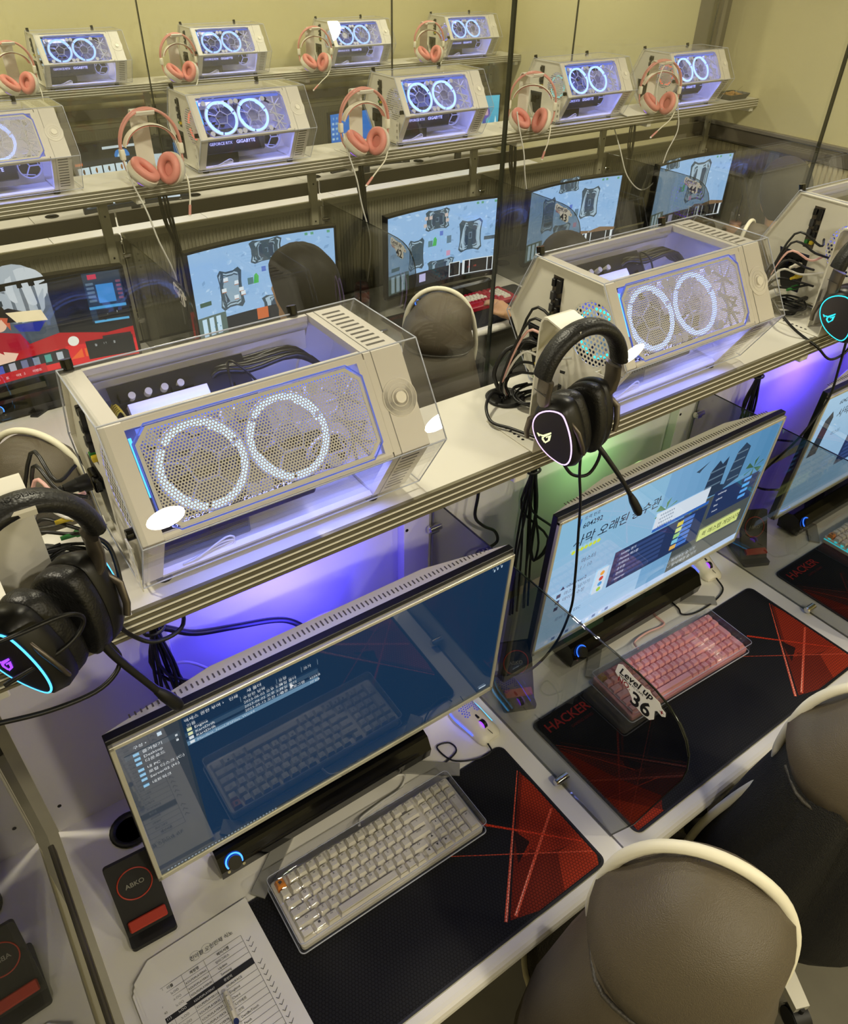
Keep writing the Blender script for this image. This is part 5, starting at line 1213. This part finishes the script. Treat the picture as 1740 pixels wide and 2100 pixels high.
g.obj('table_print', ['print'], t)
t = thing('pen', 'white ballpoint pen lying on the printed name list', 'pen', (.047, .560, .7405), -PI/2-.06)
G().cyl((0, 0, 0), (.12, 0, 0), .0046, n=14).cyl((-.008, 0, 0), (0, 0, 0), .0034, .0046, n=14).obj('barrel', ['keyw'], t)
G().box((.024, 0, .0062), (.046, .0045, .0022), 0, .0008).obj('clip', ['keyw'], t); g = G().prism(circ(.043, 0, .0052, 18, .0042), (0, 0, .0066), X, Y, (0, 0, .0012)); g.obj('emblem', ['navy'], t)
g = G().text('MONAMI', (.008, -.002, .0074), X, Y, .0042, 0); g.obj('lettering', ['navy'], t)

# ---------------------------------------------------------------- chairs
def sring(cx, cy, z, a, b, n=28, pw=.75, lean=0.):
    return [(cx+a*math.copysign(abs(math.cos(q))**pw, math.cos(q)), cy+b*math.copysign(abs(math.sin(q))**pw, math.sin(q)), z) for q in [2*PI*i/n for i in range(n)]]
def make_chair(label):
    """local +Y is the way the sitter faces; origin on the floor under the column"""
    t = thing('gaming_chair', label, 'chair')
    yb = -.245
    # backrest: narrow under the hood, wide lower down
    rs = [(.42, .15, .05, .02), (.46, .175, .085, .0), (.56, .19, .105, -.02), (.70, .180, .115, -.028), (.84, .153, .118, -.030), (.94, .129, .115, -.03), (1.0, .119, .108, -.03), (1.03, .110, .098, -.03), (1.05, .09, .08, -.03)]
    g = G(); g.loft([sring(0, yb+dy, z, a, b) for z, a, b, dy in rs]); g.obj('backrest', ['leather'], t)
    g = G(); R_ = []
    for z, a, b, dy in rs[:-1]: R_.append([((a*.90)*(-1+2*i/16), yb+dy-b*(1.03+.05*math.sin(PI*min(1, (z-.42)/.5)))*max(.0, 1-abs(-1+2*i/16)**2.6)**.5-.014+(.024*math.exp(-((i-8)/1.6)**2)), z) for i in range(17)])
    g.loft(R_, closed=False, caps=False); g.obj('rear_mesh', ['mesh'], t)
    # leather hood over the top of the backrest
    hs_ = [(1.000, .110, .102), (1.012, .119, .114), (1.05, .121, .113), (1.09, .114, .103), (1.13, .098, .088), (1.163, .071, .067), (1.184, .037, .040), (1.191, .009, .011)]
    g = G(); g.loft([sring(.010*math.sin(z*40), yb-.030+(.012 if k == 0 else 0), z, a, b, 32, .85) for k, (z, a, b) in enumerate(hs_)]); g.obj('head_hood', ['leather'], t)
    g = G(); pr = [(-.119, .945), (-.124, .98), (-.122, 1.04), (-.113, 1.10), (-.094, 1.145), (-.066, 1.178), (-.026, 1.197), (.017, 1.197), (.058, 1.180), (.090, 1.148), (.112, 1.10), (.125, 1.04), (.130, .98), (.125, .92), (.112, .875)]
    g.tube([(x, yb+.000, z) for x, z in pr], .0085, 8, smooth=3); g.obj('hood_piping', ['piping'], t)
    g = G(); g.tube([(-.116, yb-.060, 1.004), (-.085, yb-.120, 1.003), (0, yb-.141, 1.003), (.085, yb-.120, 1.003), (.116, yb-.060, 1.004)], .004, 6, smooth=4); g.obj('seam', ['leather_d'], t)
    for s in (-1, 1):
        g = G(); g.tube([(s*.126, yb-.02, .90), (s*.160, yb-.026, .82), (s*.190, yb-.022, .70), (s*.202, yb-.015, .58), (s*.192, yb-.0, .47)], .0085, 8, smooth=4); g.obj('side_piping', ['piping'], t)
        g = G(); g.loft([sring(s*(.205), yb+.07+.06*k, .56+.02*k-.03*k*k, .045, .06, 14, 1) for k in ()] or [[(s*(.195+.030*math.cos(q)), yb+.10+y, .56+h+ (.06-.018*abs(y-.10)/.1)*math.sin(q)) for q in [2*PI*i/14 for i in range(14)]] for y, h in ((0, .0), (.06, .0), (.14, -.02), (.21, -.05))]); g.obj('side_bolster', ['leather_d'], t)
        g = G(); g.tube([(s*.222, yb+.09, .605), (s*.228, yb+.17, .605), (s*.228, yb+.25, .575), (s*.222, yb+.32, .52)], .0075, 8, smooth=4); g.obj('bolster_piping', ['piping'], t)
    g = G().loft([sring(0, .02, z, a, b, 32, .55) for z, a, b in ((.405, .18, .20), (.415, .205, .225), (.45, .215, .235), (.485, .213, .233), (.505, .195, .215), (.51, .12, .12))]); st = g.obj('seat', ['leather_d'], t)
    g = G(); g.tube(sring(0, .02, .462, .218, .238, 48, .55), .007, 7, closed=True); g.obj('seat_piping', ['piping'], st)
    G().box((0, yb+.09, .425), (.10, .26, .02), 0, .004).cyl((0, 0, .09), (0, 0, .41), .026, n=16).cyl((0, 0, .20), (0, 0, .36), .034, n=16).obj('gas_column', ['black'], t)
    for i in range(5):
        a = 2*PI*i/5+.3; d = Vector((math.cos(a), math.sin(a), 0)); n = Vector((-d.y, d.x, 0))
        P0, P1 = Vector((0, 0, .115)), d*.30+Vector((0, 0, .075))
        g = G(); g.add([tuple(P0+n*.032+Vector((0, 0, .02))), tuple(P0-n*.032+Vector((0, 0, .02))), tuple(P1-n*.018+Vector((0, 0, .012))), tuple(P1+n*.018+Vector((0, 0, .012))), tuple(P0+n*.032-Vector((0, 0, .02))), tuple(P0-n*.032-Vector((0, 0, .02))), tuple(P1-n*.018-Vector((0, 0, .012))), tuple(P1+n*.018-Vector((0, 0, .012)))], [[0, 1, 2, 3], [7, 6, 5, 4], [0, 3, 7, 4], [1, 5, 6, 2], [2, 6, 7, 3], [0, 4, 5, 1]])
        lg = g.obj('base_leg', ['white_base'], t)
        c = d*.302+Vector((0, 0, .030)); g = G()
        for q in (-1, 1): g.cyl(c+n*(.006*q), c+n*(.022*q), .030, n=20)
        g.cyl(c+Vector((0, 0, .0)), c+Vector((0, 0, .05)), .006, n=8); g.loft([[tuple(c+n*(w_*x_)+d*(.034*math.cos(q))+Vector((0, 0, .034*math.sin(q)))) for q in [PI*k/10 for k in range(11)]] for x_, w_ in ((-1, .020), (1, .020))], closed=False, caps=False)
        g.obj('caster', ['rubber'], lg)
    return t
CH0 = make_chair('brown leather chair with cream piping nearest the viewer, bottom right')
FZ = -1.02
def cpos(hx, hy, rz): # where the floor point lies when the hood stands over (hx, hy)
    return (hx+.245*(-math.sin(rz)), hy+.245*math.cos(rz), 0)
CH0.location = cpos(.578, .170, FZ); CH0.rotation_euler = (0, 0, FZ)
ch2 = dup(CH0, cpos(1.078, .190, FZ), FZ, 'chair with black mesh back and creased leather hood at the right edge'); ch2.scale = (1, 1, .95)
for c in kid(ch2, 'backrest'): c.material_slots[0].link = 'OBJECT'; c.material_slots[0].material = M['mesh']
for c in list(CH0.children):
    if c.name.split('.')[0] in ('side_bolster', 'bolster_piping', 'side_piping', 'rear_mesh'): bpy.data.objects.remove(c)
for nm, hx, hy, rz, lb in (('a', 1.50, 1.995, -.65, 'brown leather chair before the crimson keyboard, seen through the glass'), ('b', .135, 1.80, -.75, 'brown leather chair left of the nearest open computer, behind the glass'), ('c', 3.07, 1.90, .35, 'chair whose pale rim shows left of the violet-lit computer')):
    c_ = dup(CH0, cpos(hx, hy, rz), rz, lb); c_.scale = (1, 1, .93)
def low_chair(x, y, rz, lb):
    c_ = dup(CH0, (x, y, 0), rz, lb)
    for k in list(c_.children):
        if k.name.split('.')[0] in ('head_hood', 'hood_piping', 'seam', 'armrest', 'side_bolster', 'bolster_piping', 'side_piping'):
            for q in list(k.children): bpy.data.objects.remove(q)
            bpy.data.objects.remove(k)
    c_.scale = (1, 1, .82); return c_

# ---------------------------------------------------------------- people
def ell(g, c, r, n=16, m=10):
    rg = []
    for j in range(1, m): th = PI*j/m; rg.append([(c[0]+r[0]*math.sin(th)*math.cos(2*PI*i/n), c[1]+r[1]*math.sin(th)*math.sin(2*PI*i/n), c[2]-r[2]*math.cos(th)) for i in range(n)])
    return g.loft(rg)
def remesh(o, v=.009, it=4):
    m = o.modifiers.new('remesh', 'REMESH'); m.mode = 'VOXEL'; m.voxel_size = v; m.use_smooth_shade = True
    s = o.modifiers.new('smooth', 'SMOOTH'); s.factor = .5; s.iterations = it
def person(label, loc, rz, hands, hood=False, sc_=1., look=0., hairc='hair'):
    t = thing('person', label, 'person', loc, rz); t.scale = (sc_, sc_, sc_)
    hd = Vector((0, .10, 1.245)); RM = Matrix.Translation(hd) @ Matrix.Rotation(look, 4, 'Z') @ Matrix.Rotation(-.12, 4, 'X')
    sh = [Vector((s*.175, .03, 1.035)) for s in (-1, 1)]; el = [Vector((s*.235, .17, .80)) for s in (-1, 1)]
    g = G()   # body: head, neck, trunk, limbs and five-fingered hands, one continuous figure
    g.T = RM; ell(g, (0, 0, .012), (.074, .092, .104), 20, 14); ell(g, (0, .030, -.052), (.054, .062, .056)); ell(g, (0, .096, -.012), (.012, .020, .022), 10, 8); ell(g, (0, .088, -.052), (.022, .012, .008), 10, 6)
    for s in (-1, 1): ell(g, (s*.076, -.006, -.008), (.010, .018, .030), 10, 8); ell(g, (s*.030, .080, .022), (.016, .012, .007), 10, 6)
    g.T = None
    g.tube([(0, .055, 1.05), (0, .075, 1.12), (0, .09, 1.19)], [.062, .052, .054], 16, smooth=3)
    g.loft([sring(0, y, z, a, b, 24, .9) for z, a, b, y in ((.50, .15, .11, 0), (.58, .165, .115, 0), (.72, .145, .10, .0), (.88, .17, .11, .015), (1.0, .175, .10, .03), (1.06, .12, .075, .045), (1.09, .06, .055, .055))])
    for k, s in enumerate((-1, 1)):
        hd_ = Vector(hands[k]); fwd = (hd_-el[k]).normalized(); wr = hd_-fwd*.02
        g.tube([sh[k], sh[k]*.5+el[k]*.5+Vector((s*.01, 0, 0)), el[k]], [.048, .043, .038], 12, smooth=3); g.tube([el[k], el[k]*.4+wr*.6, wr], [.038, .033, .024], 12, smooth=3)
        sd = fwd.cross(Vector(Z)).normalized(); pc_ = wr+fwd*.045; dnv = Vector((0, 0, -1))
        g.tube([wr, wr+fwd*.03, wr+fwd*.075], [.024, .034, .036], 10)
        for q in range(4):
            b0 = wr+fwd*.07+sd*(-.027+.018*q); L = (.058, .070, .074, .060)[q if s < 0 else 3-q]
            g.tube([b0, b0+fwd*L*.45+Vector((0, 0, .008)), b0+fwd*L*.8+dnv*.004, b0+fwd*L+dnv*.018], [.0098, .0092, .0086, .0075], 8)
        b0 = wr+fwd*.018-sd*s*.028; g.tube([b0, b0+fwd*.028-sd*s*.022, b0+fwd*.058-sd*s*.026+dnv*.008], [.0125, .011, .0085], 8)
        g.tube([(s*.09, .03, .54), (s*.12, .24, .55), (s*.13, .44, .53)], [.082, .074, .06], 14, smooth=3); g.tube([(s*.13, .44, .53), (s*.13, .43, .34), (s*.125, .41, .11)], [.058, .055, .038], 12, smooth=3); g.tube([(s*.125, .39, .06), (s*.13, .47, .045), (s*.135, .58, .035)], [.036, .038, .026], 10)
    b = g.obj('body', ['skin'], t); remesh(b, .0075, 3)
    g = G()   # jacket
    g.loft([sring(0, y, z, a, b_, 28, .9) for z, a, b_, y in ((.49, .165, .125, 0), (.58, .182, .132, 0), (.72, .170, .124, .0), (.88, .192, .130, .012), (1.0, .196, .120, .028), (1.07, .135, .095, .04), (1.10, .085, .08, .05))])
    for k, s in enumerate((-1, 1)):
        hd_ = Vector(hands[k]); wr = hd_-(hd_-el[k]).normalized()*.035
        g.tube([sh[k], sh[k]*.5+el[k]*.5+Vector((s*.01, 0, 0)), el[k]], [.066, .058, .054], 14, smooth=3); g.tube([el[k], el[k]*.4+wr*.6, wr], [.054, .045, .036], 14, smooth=3)
    o = g.obj('jacket', ['cloth_d'], t); remesh(o, .010, 5)
    g = G()
    for s in (-1, 1): g.tube([(s*.085, .0, .535), (s*.12, .24, .555), (s*.13, .45, .535), (s*.13, .435, .34), (s*.125, .41, .12)], [.10, .09, .076, .068, .055], 14, smooth=4)
    o = g.obj('trousers', ['trouser'], t); remesh(o, .012, 4)
    g = G()
    for s in (-1, 1): g.loft([sring(s*.13, .46+y, z, a, b_, 18, .8) for z, a, b_, y in ((.002, .044, .125, .03), (.03, .046, .128, .03), (.06, .042, .10, .01), (.09, .038, .06, -.03), (.11, .035, .045, -.04))])
    g.obj('shoe', ['blackm'], t)
    g = G(); n, m = 32, 18; vs = []; rings = []   # hair cap: full at the back, open round the face
    for j in range(m+1):
        th = PI*.02+PI*.62*j/m; rg = []
        for i in range(n):
            ph = 2*PI*i/n; dx, dy, dz = math.sin(th)*math.cos(ph), math.sin(th)*math.sin(ph), math.cos(th)
            face = max(0., dy)**1.2*max(0., .62-dz); k = 1.19+.05*abs(dx)-1.25*min(face, .5)+.012*math.sin(ph*23+j*.7)*(.3+math.sin(th)); k = max(k, .70); tp = 1-.42*max(0, -dz-.05)
            rg.append((dx*.080*k*tp, dy*.096*k*tp-.006, dz*.106*k+.022-(.030*max(0, -dy)+.012)*max(0, .2-dz)*2))
        rings.append(rg)
    g.T = RM; g.loft(rings); g.obj('hair', [hairc], t)
    if hood:
        g = G(); g.T = RM; rings = []
        for j in range(m+1):
            th = PI*.02+PI*.80*j/m; rg = []
            for i in range(n):
                ph = 2*PI*i/n; dx, dy, dz = math.sin(th)*math.cos(ph), math.sin(th)*math.sin(ph), math.cos(th); k = 1.34-.42*max(0., dy)**1.5*max(0., .8-dz)
                rg.append((dx*.082*k, dy*.098*k-.010, dz*.110*k+.012))
            rings.append(rg)
        g.loft(rings); g.obj('hood', ['cloth_h'], t)
    return t
person('person with short dark hair seen from behind, before the snowy map screen', (.915, 1.79, .0), -.20, ((-.17, .56, .775), (.19, .55, .775)), look=.55)
person('person slouched before the number 43 glass, only the dark crown of the head showing', (1.985, 1.80, -.10), .08, ((-.17, .52, .90), (.17, .53, .90)), sc_=.97, hairc='hair_b')
person('hooded person leaning to the desk by the right wall, hand on a mouse', (3.50, 1.98, -.12), -.35, ((-.14, .56, .885), (.21, .60, .885)), hood=True, look=.25, hairc='hair_b')
low_chair(.94, 1.765, -.2, 'low dark chair under the short-haired person'); low_chair(1.985, 1.775, .08, 'low dark chair under the slouching person'); low_chair(3.50, 1.95, -.35, 'low dark chair under the hooded person')
# ---------------------------------------------------------------- cups, can, tray, phone
def cup(label, loc, drink, h=.115):
    t = thing('plastic_cup', label, 'cup', loc)
    g = G().lathe([(.030, .0005), (.034, .05), (.041, h), (.0395, h), (.033, .05), (.029, .003), (0, .003)], n=28); g.obj('clear_wall', ['acrylic'], t)
    G().lathe([(0, .004), (.0285, .004), (.032, .045), (.034, .058), (0, .058)], n=24).obj('drink', [drink], t)
    g = G().lathe([(.043, h-.002), (.043, h+.004), (.038, h+.020), (.024, h+.036), (.010, h+.041)], n=28); g.obj('dome_lid', ['acrylic'], t)
    G().tube([(.0, 0, .012), (.004, .002, h+.03), (.008, .004, h+.085)], .0032, 8).obj('straw', ['black'], t); return t
cup('clear domed cup with black straw beside the short-haired person', (1.555, 2.62, .7302), 'ice'); cup('clear domed cup of pink drink near the right wall', (4.02, 2.58, .7302), 'juice')
t = thing('drink_can', 'dark red drink can on the middle-row desk left of the brown chair', 'can', (1.66, 2.78, .7302))
G().lathe([(.024, 0), (.032, .008), (.033, .03), (.033, .10), (.027, .115), (.026, .117), (.024, .114), (0, .113)], n=24).obj('can_body', ['can_red'], t); G().lathe([(.0333, .045), (.0333, .085)], n=24).obj('label_band', ['orange'], t)
t = thing('food_tray', 'black food tray with fried snack at the end of the middle shelf', 'tray', (4.055, .86+D, 1.3745))
a, b = .088, .060
g = G(); r0, r1 = rrect(-a*.8, -b*.8, a*.8, b*.8, .012, 4), rrect(-a, -b, a, b, .014, 4); r2 = rrect(-a*.96, -b*.95, a*.96, b*.95, .013, 4); r3 = rrect(-a*.77, -b*.77, a*.77, b*.77, .011, 4)
g.loft([[(x, y, 0) for x, y in r0], [(x, y, .026) for x, y in r1], [(x, y, .026) for x, y in r2], [(x, y, .003) for x, y in r3]], sm=False); g.obj('tray_shell', ['black'], t)
g = G()
for i in range(70):
    x, y = random.uniform(-.055, .055), random.uniform(-.038, .038); ell(g, (x, y, .012+.016*max(0, 1-math.hypot(x/.06, y/.045))+random.uniform(0, .004)), (random.uniform(.006, .012), random.uniform(.005, .009), random.uniform(.004, .008)), 6, 4)
g.obj('fried_snack', ['snack'], t, kind='stuff')
G().box((.062, .01, .034), (.075, .004, .0016), 0, .0005, rot=Matrix.Rotation(-.45, 4, 'Y')).obj('foil_lid', ['chrome'], t)
t = thing('shelf_notice', 'white slanted notice board lying before the second computer from the wall', 'notice', (3.245, .845+D, 1.376), -.05)
G().box((0, -.02, .012), (.20, .12, .005), 0, .002, rot=Matrix.Rotation(.16, 4, 'X')).box((0, .03, .008), (.18, .004, .016)).obj('board', ['white'], t)

# ---------------------------------------------------------------- cables
K = .0024
lead('power_cable', 'black power cable hanging from the plug of the second near computer', [(.948, .945, 1.47), (.915, .95, 1.475), (.880, .965, 1.462), (.862, .97, 1.42), (.866, .955, 1.385), (.875, .945, 1.34)], .0042, 'cable')
for x, lb in ((.128, 'nearest'), (.947, 'second near'), (1.749, 'third near')):
    t = thing('power_plug', 'black power plug in the back of the %s open computer' % lb, 'plug', (x, .968, SH+.086))
    g = G(); g.cyl((.001, 0, 0), (-.016, 0, 0), .013, .0115, n=8).cyl((-.016, 0, 0), (-.034, 0, .001), .0105, .0065, n=10); g.obj('plug_body', ['rubber'], t)
    for k in range(3): g = G(); g.cyl((-.036-k*.006, 0, .0012), (-.039-k*.006, 0, .0012), .0062-.0006*k, n=10); g.obj('strain_ring', ['rubber'], t)
    if lb != 'second near': G().tube([(-.034, 0, .001), (-.058, 0, .004), (-.085, -.01, -.02), (-.095, -.02, -.055), (-.085, -.03, -.080)], .0038, 7, smooth=5).obj('cord', ['cable'], t)
for x, lb in ((.03, 'nearest'), (.872, 'second near'), (1.665, 'third near')):
    t = thing('cable_grommet', 'black round cable grommet in the near shelf beside the %s computer' % lb, 'grommet', (x, .945, SH))
    G().lathe([(.036, .0), (.038, .004), (.034, .0065), (.028, .0055), (.028, .0008), (0, .0008)], n=26).obj('ring', ['rubber'], t)
R_ = random.Random(11)
for i, (x, lb) in enumerate(((.03, 'nearest'), (.875, 'second near'), (1.668, 'third near'))):
    t = thing('cable_bundle', 'tangle of black and white cables behind the headset of the %s computer' % lb, 'cables', (x, .945, SH))
    for k in range(7):
        e = Vector((.078, -.055-.012*(k % 3), .06+.035*(k//2))); mt = ['cable', 'cable', 'wcable', 'cable', 'pcable', 'cable', 'cable'][k]
        G().tube([(R_.uniform(-.012, .012), R_.uniform(-.012, .012), .003), (.0+R_.uniform(-.01, .01), .01, .035), (.02+.01*k*.3, -.005, .05+.02*k), (.05, -.03-.006*k, .05+.018*k), tuple(e)], .0026, 6, smooth=5).obj('cable', [mt], t)
    for (y, z, m_) in ((-.030, .075, 'yellow'), (-.030, .048, 'green'), (-.020, .098, 'keyw'), (-.06, .03, 'black')):
        g = G(); g.box((.066, y, z), (.024, .010, .009), 0, .002).cyl((.036, y, z), (.055, y, z), .003, .004, n=8); g.obj('connector', [m_], t)
    for k in range(5):
        a0 = R_.uniform(0, 6); G().tube([(.03+.045*math.cos(a0+q*.9)*(.6+.1*k), -.045+.04*math.sin(a0+q*.9)*(.6+.1*k), .006+.004*k+.004*math.sin(q*1.7)) for q in range(9)], .0024, 6, smooth=4).obj('loop', ['cable'], t)
# bundles that drop behind the monitors
for i, (x, y) in enumerate(((.155, .955), (.985, .955), (1.775, .955))):
    t = thing('cable_bundle', 'thick drop of black cables tied under the near shelf, %s' % ['left of the nearest monitor', 'left of the blue race-menu monitor', 'right of the blue race-menu monitor'][i], 'cables', (x, y, .73))
    for k in range(9):
        a0 = k*.7; r = .010
        pts = [(r*math.cos(a0), r*math.sin(a0)*.6, .604), (r*.9*math.cos(a0+.3), r*.5*math.sin(a0), .50), (r*.6*math.cos(a0), .3*r*math.sin(a0), .43), (r*1.8*math.cos(a0+.5), r*math.sin(a0), .33)]
        if k % 3 == 0: pts += [(.035+.01*k, -.01, .22), (.025, -.012, .17), (.008, -.004, .26), (.0, 0, .40)]
        else: pts += [(r*2.5*math.cos(a0), r*math.sin(a0), .18), (r*3*math.cos(a0+.4), -.01, .02)]
        G().tube(pts, .0030, 6, smooth=4).obj('cable', ['cable'], t)
    G().tube([(.016*math.cos(q), .010*math.sin(q), .43) for q in [2*PI*i/16 for i in range(16)]], .003, 6, closed=True).obj('cable_tie', ['black'], t)
for i, (x, y) in enumerate(((.905, .95+D), (1.745, .95+D), (2.585, .95+D), (3.40, .95+D), (1.73, .95+2*D))):
    t = thing('cable_bundle', 'drop of dark cables under the %s' % ['middle shelf above the snowy map screen', 'middle shelf left of the number 42 screen', 'middle shelf just right of the tall pane edge', 'middle shelf left of the last snowy screen', 'farthest shelf left of the plain blue desktop'][i], 'cables', (x, y, .9))
    for k in range(7): a0 = k*.9; G().tube([(.012*math.cos(a0), .01*math.sin(a0), .434), (.016*math.cos(a0+.4)+.01, .01*math.sin(a0), .30), (.008*math.cos(a0)+.025, .0, .20), (.022*math.cos(a0)+.03, .01, .08), (.03*math.cos(a0)+.03, .012, -.10)], .004, 6, smooth=4).obj('cable', ['cable'], t)
lead('headset_cable', 'black headset cable looping from the grommet in front of the near shelf', [(.868, .945, 1.382), (.835, .94, 1.40), (.80, .915, 1.395), (.785, .88, 1.384), (.80, .845, 1.383), (.815, .80, 1.384), (.828, .762, 1.384), (.845, .752, 1.345), (.865, .742, 1.318), (.89, .728, 1.32), (.905, .725, 1.36), (.888, .735, 1.395)], .0030, 'cable')
lead('headset_cable', 'black headset cable dropping past the second headset to its monitor', [(.868, .738, 1.392), (.868, .732, 1.33), (.872, .722, 1.27), (.874, .715, 1.20), (.87, .700, 1.10), (.868, .695, 1.02), (.845, .70, .93), (.80, .72, .86), (.785, .78, .80), (.79, .84, .737)], .0026, 'cable')
lead('headset_cable', 'black headset cable with a loop under the teal-lit headset', [(1.70, .745, 1.40), (1.70, .735, 1.30), (1.695, .73, 1.22), (1.65, .74, 1.13), (1.63, .77, 1.05), (1.55, .80, .95), (1.56, .84, .86), (1.58, .86, .76), (1.56, .90, .738)], .0028, 'cable')
lead('headset_cable', 'black cable arcing beside the stand at the right edge', [(1.655, .93, 1.392), (1.625, .90, 1.42), (1.60, .86, 1.41), (1.595, .81, 1.388), (1.62, .762, 1.36), (1.665, .745, 1.325), (1.72, .74, 1.335), (1.735, .745, 1.38)], .0030, 'cable')
lead('headset_cable', 'black cable sagging from the leftmost headset under the shelf edge', [(.060, .748, 1.388), (.072, .738, 1.345), (.040, .725, 1.325), (-.02, .72, 1.330), (-.09, .725, 1.345)], .0032, 'cable')
lead('headset_cable', 'black cable looped over the leftmost headset', [(-.08, .70, 1.475), (-.02, .685, 1.490), (.03, .69, 1.487), (.045, .70, 1.462), (.02, .695, 1.440), (-.05, .69, 1.425)], .0028, 'cable')
lead('headset_cable', 'black cable snaking from the leftmost headset behind the nearest computer front', [(.085, .80, 1.50), (.105, .79, 1.475), (.100, .765, 1.42), (.085, .758, 1.385), (.10, .764, 1.345), (.125, .764, 1.322), (.165, .780, 1.318), (.185, .86, 1.315)], .0030, 'cable')
lead('power_cable', 'thick black cable running along the violet-lit panel', [(.150, .975, 1.16), (.183, .97, 1.133), (.221, .97, 1.101), (.29, .97, 1.076), (.364, .97, 1.05), (.402, .965, 1.027), (.435, .955, .985)], .0060, 'cable')
lead('power_cable', 'thin white cable on the violet-lit panel', [(.165, .96, 1.062), (.190, .96, 1.055), (.214, .96, 1.031), (.248, .955, .982), (.30, .93, .90)], .0028, 'wcable')
lead('power_cable', 'black cable curling down past the clamp between the two monitors', [(.845, .965, 1.20), (.836, .96, 1.147), (.833, .96, 1.097), (.860, .96, 1.06), (.893, .96, 1.031), (.903, .96, .998), (.875, .96, .99), (.845, .96, .99), (.825, .955, .93)], .0036, 'cable')
lead('power_cable', 'black cable crossing behind the corner charger', [(1.775, .955, .93), (1.83, .95, .90), (1.90, .93, .93), (1.97, .90, .92)], .0034, 'cable')
lead('power_cable', 'black cable falling toward the sound bar at the right edge', [(1.77, .955, .96), (1.82, .94, .86), (1.86, .90, .80), (1.92, .86, .79)], .0034, 'cable')
lead('mouse_cable', 'black cable of the honeycomb mouse on the nearest pad edge', [(.682, .692, .740), (.676, .674, .737), (.640, .678, .737), (.600, .705, .734), (.592, .748, .734), (.620, .742, .734), (.617, .716, .734), (.555, .708, .734), (.535, .728, .734), (.52, .80, .733)], .0018, 'cable')
lead('mouse_cable', 'black cable of the mouse behind the pink keyboard', [(1.498, .748, .742), (1.485, .715, .734), (1.43, .700, .734), (1.36, .700, .734), (1.325, .716, .734), (1.335, .742, .734), (1.33, .82, .733)], .0022, 'cable')
lead('keyboard_cable', 'white cable curving from the nearest keyboard under the sound bar', [(.366, .684, .748), (.378, .700, .738), (.425, .708, .734), (.475, .712, .734), (.500, .732, .734), (.47, .75, .735), (.44, .80, .733)], .0026, 'wcable')
lead('keyboard_cable', 'pink cable curving from the pink keyboard', [(1.135, .692, .748), (1.150, .715, .74), (1.20, .722, .736), (1.255, .716, .736), (1.265, .738, .734), (1.26, .80, .733)], .0026, 'pcable')
# thin leads of the pink headsets
PKL = [(.745, 'left of the dark-haired person'), (1.57, 'above the number 42 glass'), (2.43, 'at the tall pane edge')]
for x, lb in PKL:
    lead('headset_cable', 'white headset lead hanging from the middle shelf '+lb, [(x+.002, 2.73, 1.46), (x+.008, 2.715, 1.40), (x+.035, 2.70, 1.30), (x+.055, 2.70, 1.20), (x+.09, 2.705, 1.08), (x+.10, 2.72, .98), (x+.12, 2.78, .85)], .0030, 'wcable')
lead('headset_cable', 'white headset lead looping low before the last snowy screen', [(3.46, 2.70, 1.40), (3.47, 2.68, 1.30), (3.42, 2.68, 1.20), (3.38, 2.68, 1.08), (3.30, 2.70, 1.03), (3.22, 2.74, 1.10), (3.20, 2.80, 1.22), (3.21, 2.88, 1.32)], .0030, 'wcable')
lead('headset_cable', 'white lead looped round the rightmost pink headset', [(3.30, 2.70, 1.40), (3.285, 2.705, 1.50), (3.315, 2.71, 1.585), (3.38, 2.71, 1.59), (3.43, 2.71, 1.55), (3.445, 2.705, 1.44), (3.40, 2.70, 1.385), (3.34, 2.70, 1.40)], .0026, 'wcable')
